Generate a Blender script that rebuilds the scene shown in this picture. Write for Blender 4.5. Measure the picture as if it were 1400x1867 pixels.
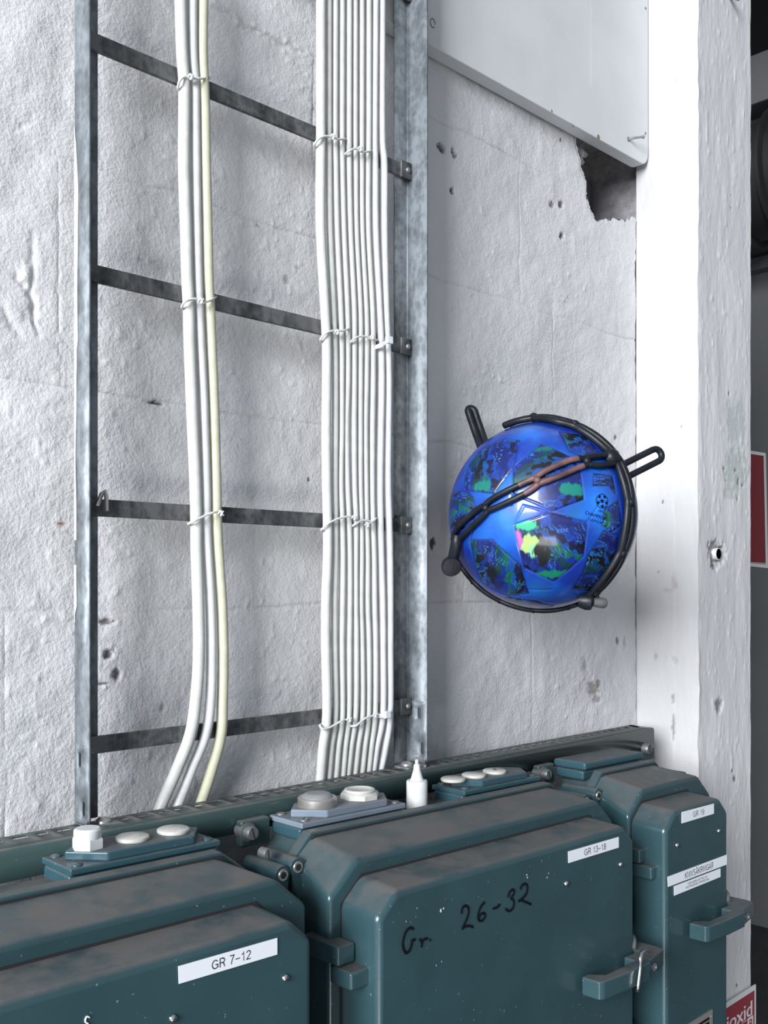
import bpy, bmesh, math, random
import numpy as np
from mathutils import Vector, Matrix
random.seed(7); rng = np.random.default_rng(7)
for o in list(bpy.data.objects): bpy.data.objects.remove(o, do_unlink=True)
C = bpy.context.scene.collection
scene = bpy.context.scene

# ------------------------------------------------------------ camera, world, lights, exposure
H = 1.35                                   # height of the lens above the floor
FPX, HOR = 1800.0, 1060.0                  # focal length in pixels, horizon row (frame 1400 x 1867)
ANG = math.radians(45.47)                  # angle between the view axis and the wall
FX, FY = math.cos(ANG), math.sin(ANG)
cam = bpy.data.cameras.new('camera'); camo = bpy.data.objects.new('camera', cam); C.objects.link(camo)
cam.sensor_fit = 'VERTICAL'; cam.sensor_height = 36.0; cam.lens = FPX / 1867 * 36
cam.shift_y = (HOR - 933.5) / 1867
cam.clip_start = 0.02
camo.location = (0, 0, H); camo.rotation_euler = (math.pi / 2, 0, -math.atan2(FX, FY))
scene.camera = camo
scene.view_settings.view_transform = 'Standard'; scene.view_settings.look = 'None'
scene.view_settings.gamma = 1; scene.view_settings.use_curve_mapping = False
scene.view_settings.exposure = 0.0
w = bpy.data.worlds.new('world'); scene.world = w; w.use_nodes = True
w.node_tree.nodes['Background'].inputs[0].default_value = (0.80, 0.90, 1.0, 1)
w.node_tree.nodes['Background'].inputs[1].default_value = 0.38

def area(name, loc, target, sx, sy, power, col):
    l = bpy.data.lights.new(name, 'AREA'); l.shape = 'RECTANGLE'; l.size = sx; l.size_y = sy
    l.energy = power; l.color = col
    o = bpy.data.objects.new(name, l); C.objects.link(o); o.location = loc
    o.rotation_euler = (Vector(target) - Vector(loc)).to_track_quat('-Z', 'Y').to_euler()
    return o
# daylight from the hall's windows far to the left
area('window_light', (-7.0, -2.10, H + 2.1), (0.8, 0.85, H), 3.5, 3.8, 1600, (0.97, 0.985, 1.0))
# added fill lamp facing up from the floor, standing in for bounced daylight
area('floor_fill', (-0.55, -0.75, 0.02), (-0.45, -0.65, 2), 0.9, 0.9, 26, (1.0, 0.97, 0.92))

# ------------------------------------------------------------ helpers
def ray(px, py):
    r = (px - 700) / FPX
    return (FX + FY * r, FY - FX * r, (HOR - py) / FPX)
def at(px, py, Y):
    d = ray(px, py); t = Y / d[1]; return Vector((d[0] * t, Y, H + d[2] * t))
def atX(px, py, X):
    d = ray(px, py); t = X / d[0]; return Vector((X, d[1] * t, H + d[2] * t))
def atZ(px, py, Z):
    d = ray(px, py); t = Z / d[2]; return Vector((d[0] * t, d[1] * t, H + Z))
def sx(x): return -0.0185 * (x - 0.6)        # the whole board hangs slightly out of level
def lin(c):
    return tuple(((v / 255 + .055) / 1.055) ** 2.4 if v > 10 else v / 255 / 12.92 for v in c) + (1,)

def empty(name, loc=(0, 0, 0)):
    o = bpy.data.objects.new(name, None); C.objects.link(o); o.location = loc; o.empty_display_size = .05
    bpy.context.view_layer.update(); return o
def tag(o, label=None, cat=None, group=None, kind=None):
    if label: o['label'] = label
    if cat: o['category'] = cat
    if group: o['group'] = group
    if kind: o['kind'] = kind
    return o
def mesh_obj(name, verts, faces, mats, parent=None, smooth=None, fmat=None, bevel=None, bseg=2, origin=None):
    """vertices in world space; the object's origin goes to the parent's or its own base"""
    me = bpy.data.meshes.new(name)
    root = parent
    off = Vector((0, 0, 0))
    while root is not None:
        off += root.location; root = root.parent
    own = Vector((0, 0, 0))
    if parent is None:
        a = np.array([tuple(v) for v in verts]); own = Vector(((a[:, 0].min() + a[:, 0].max()) / 2, (a[:, 1].min() + a[:, 1].max()) / 2, a[:, 2].min()))
    me.from_pydata([tuple(Vector(v) - off - own) for v in verts], [], faces)
    if not isinstance(mats, (list, tuple)): mats = [mats]
    for m in mats: me.materials.append(m)
    if fmat is not None: me.polygons.foreach_set('material_index', fmat)
    bm = bmesh.new(); bm.from_mesh(me); bmesh.ops.recalc_face_normals(bm, faces=bm.faces); bm.to_mesh(me); bm.free()
    if smooth is not None:
        me.polygons.foreach_set('use_smooth', [True] * len(me.polygons))
        if smooth < 180: me.set_sharp_from_angle(angle=math.radians(smooth))
    o = bpy.data.objects.new(name, me); C.objects.link(o)
    o.location = own
    if parent is not None: o.parent = parent; o.location = (0, 0, 0)
    if bevel:
        b = o.modifiers.new('bevel', 'BEVEL'); b.width = bevel; b.segments = bseg; b.limit_method = 'ANGLE'
        b.angle_limit = math.radians(25); b.harden_normals = True
        me.polygons.foreach_set('use_smooth', [True] * len(me.polygons))
    return o
class MB:
    def __init__(s): s.v = []; s.f = []; s.m = []
    def add(s, v, f, m=0):
        n = len(s.v); s.v += [Vector(p) for p in v]; s.f += [tuple(i + n for i in q) for q in f]; s.m += [m] * len(f); return s
    def box(s, x0, x1, y0, y1, z0, z1, m=0, shear=False):
        v = [(x, y, H + z + (sx(x) if shear else 0)) for z in (z0, z1) for y in (y0, y1) for x in (x0, x1)]
        return s.add(v, [(0, 1, 3, 2), (4, 6, 7, 5), (0, 4, 5, 1), (2, 3, 7, 6), (0, 2, 6, 4), (1, 5, 7, 3)], m)
    def prism(s, poly, d, m=0):
        n = len(poly); d = Vector(d); p = [Vector(q) for q in poly]
        return s.add(p + [q + d for q in p], [tuple(range(n)), tuple(range(2 * n - 1, n - 1, -1))] + [(i, (i + 1) % n, n + (i + 1) % n, n + i) for i in range(n)], m)
    def loft(s, loops, cap0=True, cap1=True, m=0):
        n = len(loops[0]); v = [p for l in loops for p in l]; f = []
        for k in range(len(loops) - 1):
            for i in range(n): j = (i + 1) % n; f.append((k * n + i, k * n + j, (k + 1) * n + j, (k + 1) * n + i))
        if cap0: f.append(tuple(range(n)))
        if cap1: f.append(tuple((len(loops) - 1) * n + i for i in range(n))[::-1])
        return s.add(v, f, m)
    def tube(s, pts, r, seg=8, closed=False, m=0, flat=None):
        pts = [Vector(p) for p in pts]; n = len(pts); rr = r if isinstance(r, (list, tuple)) else [r] * n
        tang = []
        for i in range(n):
            a = pts[(i - 1) % n] if (closed or i > 0) else pts[i]; b = pts[(i + 1) % n] if (closed or i < n - 1) else pts[i]
            t = (b - a); tang.append(t.normalized() if t.length > 1e-9 else Vector((0, 0, 1)))
        up = Vector((0, -1, 0)) if abs(tang[0].y) < .9 else Vector((1, 0, 0)); nor = (up - tang[0] * up.dot(tang[0])).normalized()
        loops = []
        for i in range(n):
            nor = (nor - tang[i] * nor.dot(tang[i])).normalized(); bi = tang[i].cross(nor)
            loops.append([pts[i] + (nor * math.cos(a) * (flat or 1) + bi * math.sin(a)) * rr[i] for a in [2 * math.pi * k / seg for k in range(seg)]])
        if closed: loops.append(loops[0]); return s.loft(loops, False, False, m)
        return s.loft(loops, True, True, m)
    def lathe(s, c, axis, prof, seg=24, m=0, rot=0):
        ax = Vector(axis).normalized(); u = ax.orthogonal().normalized(); v = ax.cross(u); c = Vector(c)
        loops = [[c + ax * h + (u * math.cos(a) + v * math.sin(a)) * max(r, 1e-5) for a in [rot + 2 * math.pi * k / seg for k in range(seg)]] for r, h in prof]
        return s.loft(loops, True, True, m)
    def build(s, name, mats, parent=None, smooth=40, **k):
        return mesh_obj(name, s.v, s.f, mats, parent, smooth, s.m, **k)
def spline(pts, n=6):
    """Catmull-Rom through points"""
    P = [Vector(p) for p in pts]; P = [P[0] * 2 - P[1]] + P + [P[-1] * 2 - P[-2]]; out = []
    for i in range(1, len(P) - 2):
        for k in range(n):
            t = k / n; a, b, c, d = P[i - 1:i + 3]
            out.append(.5 * ((2 * b) + (c - a) * t + (2 * a - 5 * b + 4 * c - d) * t * t + (3 * b - a - 3 * c + d) * t ** 3))
    out.append(P[-2]); return out
def vnoise(x, y, seed=0):
    def h(i, j):
        n = (i * 374761393 + j * 668265263 + seed * 974711) & 0x7fffffff
        n = ((n ^ (n >> 13)) * 1274126177) & 0x7fffffff
        return ((n ^ (n >> 16)) & 0xffff) / 65535.0
    i = np.floor(x).astype(np.int64); j = np.floor(y).astype(np.int64); fx = x - i; fy = y - j
    fx = fx * fx * (3 - 2 * fx); fy = fy * fy * (3 - 2 * fy)
    return (h(i, j) * (1 - fx) + h(i + 1, j) * fx) * (1 - fy) + (h(i, j + 1) * (1 - fx) + h(i + 1, j + 1) * fx) * fy
def fbm(x, y, seed=0, o=4):
    a = 0; g = .5
    for k in range(o): a = a + g * vnoise(x * 2 ** k, y * 2 ** k, seed + k); g *= .5
    return a

# ------------------------------------------------------------ materials
def mat(name, col=(.5, .5, .5, 1), rough=.5, metal=0.0, build=None, spec=.5):
    m = bpy.data.materials.new(name); m.use_nodes = True; nt = m.node_tree; b = nt.nodes['Principled BSDF']
    b.inputs['Base Color'].default_value = col; b.inputs['Roughness'].default_value = rough; b.inputs['Metallic'].default_value = metal
    b.inputs['Specular IOR Level'].default_value = spec
    if build: build(nt, b)
    return m
def N(nt, t, **k):
    n = nt.nodes.new(t)
    for a, v in k.items(): setattr(n, a, v)
    return n
def coords(nt): return N(nt, 'ShaderNodeTexCoord').outputs['Object']
def noise(nt, sc, det=4, rough=.55, vec=None, scale3=None):
    n = N(nt, 'ShaderNodeTexNoise'); n.inputs['Scale'].default_value = sc; n.inputs['Detail'].default_value = det; n.inputs['Roughness'].default_value = rough
    v = vec or coords(nt)
    if scale3:
        mp = N(nt, 'ShaderNodeMapping'); mp.inputs['Scale'].default_value = scale3; nt.links.new(v, mp.inputs[0]); v = mp.outputs[0]
    nt.links.new(v, n.inputs['Vector']); return n.outputs['Fac']
def ramp(nt, fac, stops):
    r = N(nt, 'ShaderNodeValToRGB'); el = r.color_ramp.elements
    while len(el) < len(stops): el.new(.5)
    for e, (p, c) in zip(el, stops): e.position = p; e.color = c if len(c) == 4 else (*c, 1)
    nt.links.new(fac, r.inputs[0]); return r.outputs[0]
def mix(nt, fac, a, b, mode='MIX'):
    n = N(nt, 'ShaderNodeMix', data_type='RGBA', blend_type=mode)
    for v, i in ((fac, 0), (a, 6), (b, 7)):
        if hasattr(v, 'links') or isinstance(v, bpy.types.NodeSocket): nt.links.new(v, n.inputs[i])
        else: n.inputs[i].default_value = v
    return n.outputs[2]
def bump(nt, b, h, strength=.3, dist=.002):
    n = N(nt, 'ShaderNodeBump'); n.inputs['Strength'].default_value = strength; n.inputs['Distance'].default_value = dist
    nt.links.new(h, n.inputs['Height']); nt.links.new(n.outputs[0], b.inputs['Normal'])
def math_(nt, op, a, b=0.0):
    n = N(nt, 'ShaderNodeMath', operation=op)
    for v, i in ((a, 0), (b, 1)):
        if isinstance(v, bpy.types.NodeSocket): nt.links.new(v, n.inputs[i])
        else: n.inputs[i].default_value = v
    return n.outputs[0]

def paint_build(strength, sc=190, smoothm=False, stretch=(1, 1, 1)):
    def f(nt, b):
        a = N(nt, 'ShaderNodeVertexColor'); a.layer_name = 'Col'
        v = ramp(nt, noise(nt, 7, 5), [(.3, (.93, .93, .94, 1)), (.7, (1, 1, 1, 1))])
        nt.links.new(mix(nt, 1.0, a.outputs[0], v, 'MULTIPLY'), b.inputs['Base Color'])
        n1 = noise(nt, sc, 3, .6, scale3=stretch); n2 = noise(nt, sc * .3, 3, .6, scale3=stretch)
        bump(nt, b, math_(nt, 'ADD', n1, math_(nt, 'MULTIPLY', n2, 1.3)), strength, .0024)
    return f
M_wall = mat('painted_block', rough=.55, build=paint_build(.42, 300))
M_col = mat('painted_concrete', rough=.45, build=paint_build(.28, 150, stretch=(1, 1, .4)))
def flatpaint(nt, b):
    v = ramp(nt, noise(nt, 9, 5), [(.3, (.53, .55, .565, 1)), (.7, (.60, .615, .63, 1))])
    sp = ramp(nt, noise(nt, 45, 3, .6), [(.23, (.8, .8, .8, 1)), (.27, (1, 1, 1, 1))])
    nt.links.new(mix(nt, 1.0, v, sp, 'MULTIPLY'), b.inputs['Base Color']); bump(nt, b, noise(nt, 40, 4), .12, .002)
M_panel = mat('painted_board', rough=.5, build=flatpaint)
def rawconc(nt, b):
    nt.links.new(ramp(nt, noise(nt, 30, 6, .7), [(.3, (.14, .135, .14, 1)), (.7, (.34, .335, .36, 1))]), b.inputs['Base Color']); bump(nt, b, noise(nt, 120, 5, .7), .8, .004)
M_raw = mat('broken_concrete', rough=.9, build=rawconc)
def galv(lo, hi):
    def f(nt, b):
        vo = N(nt, 'ShaderNodeTexVoronoi'); vo.inputs['Scale'].default_value = 110
        ns = N(nt, 'ShaderNodeTexNoise'); ns.inputs['Scale'].default_value = 60; nt.links.new(coords(nt), ns.inputs[0])
        nt.links.new(mix(nt, .02, coords(nt), ns.outputs['Color']), vo.inputs['Vector'])
        f1 = noise(nt, 38, 5, .65, scale3=(1, 1, .45)); st = noise(nt, 90, 4, .7, scale3=(1, 1, .08))
        a = math_(nt, 'ADD', math_(nt, 'MULTIPLY', f1, .75), math_(nt, 'MULTIPLY', vo.outputs['Distance'], 0.15))
        a = math_(nt, 'ADD', a, math_(nt, 'MULTIPLY', st, .25))
        nt.links.new(ramp(nt, a, [(.40, lo), (.56, tuple((x + y) / 2 for x, y in zip(lo, hi))), (.66, hi)]), b.inputs['Base Color'])
        nt.links.new(ramp(nt, f1, [(.3, (.68,) * 3), (.7, (.48,) * 3)]), b.inputs['Roughness'])
        bump(nt, b, f1, .15, .001)
    return f
M_galv = mat('galvanised_steel', metal=.4, build=galv((.075, .085, .095), (.24, .27, .30)))
M_galvd = mat('weathered_galvanised_steel', metal=.5, build=galv((.026, .028, .030), (.16, .165, .17)))
def teal_build(dust, base=(.026, .059, .070), dustcol=(.105, .099, .096)):
    def f(nt, b):
        g = N(nt, 'ShaderNodeNewGeometry'); s = N(nt, 'ShaderNodeSeparateXYZ'); nt.links.new(g.outputs['Normal'], s.inputs[0])
        up = N(nt, 'ShaderNodeMapRange'); up.inputs[1].default_value = .55; up.inputs[2].default_value = .95; nt.links.new(s.outputs[2], up.inputs[0])
        n1 = noise(nt, 22, 6, .65, scale3=(1, 1, 1)); dn = ramp(nt, n1, [(.36, (.25,) * 3), (.55, (1, 1, 1))])
        fac = math_(nt, 'MULTIPLY', math_(nt, 'MULTIPLY', up.outputs[0], dn), dust)
        c0 = ramp(nt, noise(nt, 14, 4), [(.3, tuple(.9 * x for x in base)), (.7, tuple(1.1 * x for x in base))])
        spk = ramp(nt, noise(nt, 330, 1, .3), [(.785, (0, 0, 0)), (.80, (1, 1, 1))])
        c1 = mix(nt, math_(nt, 'MULTIPLY', spk, .5), c0, (.25, .3, .31, 1))
        nt.links.new(mix(nt, fac, c1, (*dustcol, 1)), b.inputs['Base Color'])
        nt.links.new(math_(nt, 'ADD', math_(nt, 'MULTIPLY', fac, .5), .27), b.inputs['Roughness'])
        bump(nt, b, noise(nt, 420, 3), .10, .0006)
    return f
M_teal = mat('teal_enamel', build=teal_build(.85))
M_teal2 = mat('teal_enamel_bright', build=teal_build(.8, (.027, .070, .090)))
M_rail = mat('dusty_green_steel', build=teal_build(.97, (.030, .056, .056), (.10, .097, .095)))
M_greyp = mat('grey_plastic', build=teal_build(.85, (.155, .195, .245), (.135, .125, .118)))
def plast(col, dusty=(.36, .35, .33)):
    def f(nt, b):
        nt.links.new(ramp(nt, noise(nt, 60, 5, .6), [(.35, tuple(c * .85 for c in col[:3])), (.65, col[:3])]), b.inputs['Base Color'])
    return f
M_cap = mat('ivory_plastic', rough=.45, build=plast((.50, .50, .47)))
M_capg = mat('grey_cap_plastic', rough=.5, build=plast((.22, .23, .24)))
M_white = mat('white_plastic', rough=.4, build=plast((.60, .62, .64)))
M_cable = mat('white_cable_jacket', rough=.38, build=plast((.55, .56, .545)))
M_cable2 = mat('cream_cable_jacket', rough=.42, build=plast((.54, .54, .41)))
M_cable3 = mat('bright_white_cable_jacket', rough=.35, build=plast((.61, .62, .635)))
M_tie = mat('white_wire_insulation', rough=.4, build=plast((.66, .67, .65)))
M_nyl = mat('nylon', rough=.35, build=plast((.72, .77, .84)))
M_steel = mat('steel', (.52, .50, .48, 1), .35, .8)
M_bolt = mat('dull_steel', metal=.7, rough=.5, build=plast((.22, .23, .24)))
M_chrome = mat('bright_steel', (.8, .8, .78, 1), .18, 1)
M_black = mat('black_gap', (.012, .012, .014, 1), .8)
M_ink = mat('black_ink', (.004, .005, .008, 1), .7, spec=.1)
M_tape = mat('label_tape', (.68, .72, .78, 1), .4)
M_rub = mat('black_rubber', rough=.40, spec=.28, build=lambda nt, b: (nt.links.new(ramp(nt, noise(nt, 50, 4), [(.35, (.006, .007, .011)), (.7, (.012, .015, .022))]), b.inputs['Base Color']), bump(nt, b, noise(nt, 260, 3), .15, .001)))
M_rubw = mat('worn_brown_rubber', rough=.5, build=lambda nt, b: nt.links.new(ramp(nt, noise(nt, 45, 4), [(.35, (.05, .03, .035)), (.62, (.17, .085, .085))]), b.inputs['Base Color']))
M_red = mat('sign_red', (.27, .035, .055, 1), .5)
M_red2 = mat('sign_red_dim', (.20, .022, .032, 1), .6)
M_signw = mat('sign_white', (.66, .68, .68, 1), .5)
M_plate = mat('rating_plate_metal', (.36, .34, .33, 1), .4, .6)
M_hall = mat('grey_hall_wall', rough=.8, build=lambda nt, b: nt.links.new(ramp(nt, noise(nt, 2, 4), [(.3, (.12, .124, .132)), (.7, (.15, .154, .16))]), b.inputs['Base Color']))
M_dark = mat('near_black_ceiling', rough=.9, build=lambda nt, b: nt.links.new(ramp(nt, noise(nt, 2, 4), [(.3, (.012, .012, .013)), (.7, (.02, .02, .021))]), b.inputs['Base Color']))  # ceiling kept close to black all over
M_duct = mat('dark_duct_metal', rough=.5, metal=.3, build=lambda nt, b: nt.links.new(ramp(nt, noise(nt, 3, 4), [(.3, (.02, .02, .022)), (.7, (.045, .045, .048))]), b.inputs['Base Color']))
M_floor = mat('dark_floor', rough=.7, build=lambda nt, b: nt.links.new(ramp(nt, noise(nt, 4, 6, .7), [(.35, (.03, .029, .029)), (.7, (.06, .058, .057))]), b.inputs['Base Color']))

# ------------------------------------------------------------ setting: block wall
WY = .85
WHITE = np.array([.60, .60, .615])
def poly_mask(x, z, poly):
    ins = np.zeros(x.shape, bool); n = len(poly)
    for i in range(n):
        x0, z0 = poly[i]; x1, z1 = poly[(i + 1) % n]
        c = (z0 > z) != (z1 > z)
        with np.errstate(divide='ignore', invalid='ignore'): xi = (x1 - x0) * (z - z0) / ((z1 - z0) if z1 != z0 else 1e-9) + x0
        ins ^= c & (x < xi)
    return ins
def wp(px, py): p = at(px, py, WY); return (p.x, p.z - H)
hole = [wp(*p) for p in [(1052, 250), (1054, 275), (1060, 292), (1063, 310), (1069, 328), (1072, 345), (1071, 360), (1077, 378), (1083, 392), (1090, 403), (1095, 403), (1102, 399), (1108, 402), (1118, 398), (1130, 400), (1146, 402), (1151, 396), (1158, 399), (1164, 408), (1175, 404), (1180, 240)]]
courses = [-.62, -.235, -.028, .1778, .3875, .589, .70, 1.08]
vj = [[.12, .88, 1.30], [-.01, .37, .75, 1.13], [.22, .60, .98], [.04, .42, .80, 1.18], [-.04, .34, .723, 1.103], [.12, .88], [.4, .95]]
WX0, WX1 = -.30, 1.4060
GL = []   # joints used for relief: (kind, pos, a, b)
for z in courses[1:-1]: GL.append(('h', z, WX0, WX1))
for k, xs in enumerate(vj):
    for x in xs: GL.append(('v', x, courses[k], courses[k + 1]))
stains = [  # px, py, rx, ry (pixels), pit depth, colour
    (803, 270, 8, 10, .005, (.10, .09, .10)), (826, 276, 5, 7, .004, (.12, .11, .12)), (829, 284, 5, 6, .004, (.08, .07, .08)), (826, 349, 5, 7, .005, (.05, .05, .055)),
    (1009, 372, 6, 7, .002, (.22, .20, .20)), (1026, 371, 5, 8, .003, (.14, .10, .11)), (1025, 430, 5, 7, .004, (.09, .09, .09)), (1025, 254, 3, 5, .001, (.18, .05, .06)),
    (198, 1134, 16, 6, .002, (.16, .15, .15)), (200, 1192, 13, 9, .004, (.13, .12, .13)), (213, 1231, 9, 10, .004, (.17, .16, .17)), (188, 1247, 14, 2.5, .001, (.09, .08, .08)),
    (287, 735, 13, 4, .003, (.06, .06, .06)), (112, 955, 7, 4, .001, (.28, .11, .04)), (789, 992, 6, 12, .003, (.07, .07, .07)), (564, 875, 3, 4, .002, (.07, .07, .07)), (471, 412, 5, 4, .001, (.40, .40, .41)), (526, 508, 6, 10, .001, (.38, .38, .39)), (546, 487, 5, 5, .001, (.40, .40, .41)), (725, 893, 3, 6, .003, (.04, .04, .045)), (724, 775, 4, 8, .002, (.06, .06, .06)), (722, 1160, 7, 12, .002, (.14, .13, .14)),
    (1082, 1256, 12, 18, .001, (.30, .28, .27)), (1064, 1212, 7, 16, .0, (.42, .41, .40)), (1092, 1246, 5, 10, .001, (.22, .20, .20)), (1128, 1170, 3, 9, .001, (.20, .19, .19)), (1139, 1172, 3, 12, .0, (.42, .41, .41)), (1124, 797, 2.5, 4, .001, (.12, .12, .12)), (298, 1290, 5, 9, .001, (.40, .39, .40)), (1088, 1276, 8, 7, .001, (.35, .33, .32))]
SCARS = [([(60, 432), (58, 462), (50, 476)], -.0026, .0022), ([(61, 475), (60, 520), (63, 560), (63, 590), (70, 606)], -.0030, .0022), ([(28, 505), (46, 520), (58, 542), (64, 570)], -.0032, .0028),
         ([(8, 570), (18, 590), (30, 602)], -.0026, .003), ([(46, 480), (44, 505), (52, 520)], .0022, .004), ([(20, 560), (32, 575)], .002, .004),
         ([(25, 240), (40, 228), (62, 214)], -.0012, .0016), ([(385, 6), (430, 40), (520, 78), (580, 118)], .0030, .0035), ([(385, 14), (440, 50), (520, 90)], -.0022, .0018),
         ([(860, 168), (930, 200), (990, 240), (1056, 288)], .0012, .002), ([(779, 300), (880, 352)], .0006, .002)]
def groove(x, z):
    g = np.zeros(x.shape)
    for k, p, a, b in GL:
        s, t = (z, x) if k == 'h' else (x, z)
        wob = (vnoise(t * 22, t * 0 + 3.3 + p * 10, 5) - .5) * .0055 + (vnoise(t * 90, t * 0 + 1.1, 9) - .5) * .0018
        on = (t > a - .004) & (t < b + .004)
        stg = (.1 + 1.0 * vnoise(t * 13, t * 0 + p * 37, 11)) * (1.0 if k == 'h' else .55)
        g = np.maximum(g, np.where(on, np.exp(-((s - p - wob) / .0015) ** 2) * stg, 0))
    return g
def relief(x, z):
    d = (fbm(x * 7, z * 7, 3) - .5) * .010 + (fbm(x * 45, z * 45, 21, 3) - .5) * .0020
    left = np.clip((0.75 - x) / .5, 0, 1)
    d = d + left * (fbm(x * 26 + 3, z * 22, 31, 4) - .45) * .0032
    blob = np.clip(vnoise(x * 150, z * 150, 40) - .80, 0, 1) * (vnoise(x * 9, z * 9, 41) > .55)
    d = d + blob * .006
    g = groove(x, z); d = d - g * .0017
    # a plaster scar on the left part of the wall
    for line, dd, wd_ in SCARS:
        L_ = [wp(*q) for q in line]
        for (a0, b0), (a1, b1) in zip(L_[:-1], L_[1:]):
            t = np.clip(((x - a0) * (a1 - a0) + (z - b0) * (b1 - b0)) / ((a1 - a0) ** 2 + (b1 - b0) ** 2), 0, 1)
            dst = np.hypot(x - a0 - t * (a1 - a0) + (vnoise(x * 120, z * 120, 55) - .5) * .005, z - b0 - t * (b1 - b0) + (vnoise(x * 120, z * 120, 56) - .5) * .005)
            d = d + dd * np.exp(-(dst / wd_) ** 2) * .6
    col = np.ones(x.shape + (3,)) * WHITE
    col *= (1 - .10 * np.clip(g, 0, 1))[..., None]
    edge = (vnoise(x * 420, z * 420, 77) - .5) * .9 + (vnoise(x * 190, z * 190, 78) - .5) * .8
    for (px, py, rx, ry, dep, c) in stains:
        cx, cz = wp(px, py); qx = wp(px + rx, py)[0] - cx; qz = cz - wp(px, py + ry)[1]
        e = ((x - cx) / qx) ** 2 + ((z - cz) / qz) ** 2
        mk = np.clip((1.0 - e + edge) * 1.6, 0, 1); mk = np.where(e > 3.2, 0, mk)
        col = col * (1 - mk[..., None]) + np.array(c) * mk[..., None]; d = d - mk * dep
    # smudges of grey dust low on the right
    return d, col
def vcol(me, cols):
    a = me.color_attributes.new('Col', 'FLOAT_COLOR', 'POINT')
    a.data.foreach_set('color', np.concatenate([cols, np.ones((len(cols), 1))], 1).astype(np.float32).ravel())
def grid_obj(name, P, col, m, parent=None, mask=None, flip=False):
    nz, nx = P.shape[:2]; idx = np.arange(nz * nx).reshape(nz, nx)
    q = np.stack([idx[:-1, :-1], idx[:-1, 1:], idx[1:, 1:], idx[1:, :-1]], -1)
    if mask is not None: q = q[~mask]
    q = q.reshape(-1, 4)
    if flip: q = q[:, ::-1]
    me = bpy.data.meshes.new(name); n = len(q)
    me.vertices.add(nz * nx); me.vertices.foreach_set('co', P.reshape(-1, 3).astype(np.float32).ravel())
    me.loops.add(n * 4); me.loops.foreach_set('vertex_index', q.ravel().astype(np.int32))
    me.polygons.add(n); me.polygons.foreach_set('loop_start', np.arange(0, n * 4, 4, dtype=np.int32)); me.polygons.foreach_set('loop_total', np.full(n, 4, dtype=np.int32))
    me.polygons.foreach_set('use_smooth', np.ones(n, bool)); me.update(calc_edges=True); me.validate()
    vcol(me, col.reshape(-1, 3)); me.materials.append(m)
    o = bpy.data.objects.new(name, me); C.objects.link(o)
    if parent: o.parent = parent
    return o
wall = tag(empty('wall_back'), kind='structure')
for k in range(len(courses) - 1):
    xs = [WX0] + [x for x in vj[k] if WX0 < x < WX1] + [WX1]
    for i in range(len(xs) - 1):
        x0, x1, z0, z1 = xs[i], xs[i + 1], courses[k], courses[k + 1]
        vis = x1 > .30 and z1 > -.3 and z0 < .68
        st = .002 if vis else .01
        if x0 < .3 and x1 > .42: st = .0022
        nx = max(2, int(round((x1 - x0) / st)) + 1); nz = max(2, int(round((z1 - z0) / st)) + 1)
        X, Z = np.meshgrid(np.linspace(x0, x1, nx), np.linspace(z0, z1, nz))
        d, col = relief(X, Z)
        Xs = X.copy()
        if x1 == WX1:
            Xs[:, -1] += (vnoise(Z[:, -1] * 70, Z[:, -1] * 0, 61) - .6) * .0024
            j = Z[:, -1]
        P = np.stack([Xs, WY - d, Z + H], -1)
        cxm = (X[:-1, :-1] + X[1:, 1:]) / 2; czm = (Z[:-1, :-1] + Z[1:, 1:]) / 2
        mask = poly_mask(cxm + (vnoise(cxm * 160, czm * 160, 88) - .5) * .006, czm + (vnoise(cxm * 150, czm * 150, 89) - .5) * .006, hole)
        grid_obj('wall_block', P, col, M_wall, wall, mask if mask.any() else None)
MB().box(-3.2, WX0 + .002, WY - .0005, WY + .02, -1.35, 1.9).build('plain_wall_stretch', mat('white_wall_paint', (.60, .60, .615, 1), .6), wall)
# broken-out pocket behind the wall face
hx = [p[0] for p in hole]; pk = MB()
pz0 = min(p[1] for p in hole) - .004
seg = 26
lo = [Vector((x, 0, z)) for x, z in hole]
cen = Vector((1.345, 0, .57))
loops = []
for dep, sc in ((.0, 1.06), (.02, 1.05), (.055, 1.0), (.10, .93)):
    L = []
    for i, p in enumerate(lo):
        q = cen + (p - cen) * sc; jit = .004 if dep > 0 else .001
        L.append(Vector((q.x + random.uniform(-jit, jit), WY + .001 + dep, H + q.z + random.uniform(-jit, jit))))
    loops.append(L)
pk.loft(loops, False, True); pk.build('broken_pocket', M_raw, wall, smooth=30)
rk = MB()   # torn edge of raw mortar on the left side of the hole
for (a, b, cc) in [((1056, 262), (1082, 288), .012), ((1060, 300), (1076, 330), .016), ((1072, 345), (1078, 372), .014), ((1060, 280), (1072, 300), .010)]:
    p = at(*a, WY + .004); q = at(*b, WY + .004); mid = (p + q) / 2
    vv = []
    for s in range(7):
        aa = 2 * math.pi * s / 7; rr = (p - q).length * .5 * random.uniform(.7, 1.1)
        vv.append(mid + Vector((math.cos(aa) * rr * .8, cc * random.uniform(.3, 1), math.sin(aa) * rr * .6)))
    vv.append(mid + Vector((0, .003, 0))); vv.append(mid + Vector((0, .03, 0)))
    f = [(i, (i + 1) % 7, 7) for i in range(7)] + [((i + 1) % 7, i, 8) for i in range(7)]
    rk.add(vv, f)
rk.build('mortar_rubble', M_raw, wall, smooth=20)
# solid mass behind the wall face
MB().box(WX0, 1.43, WY + .13, WY + .16, -1.35, 1.6).build('wall_core', M_raw, wall)

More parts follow.
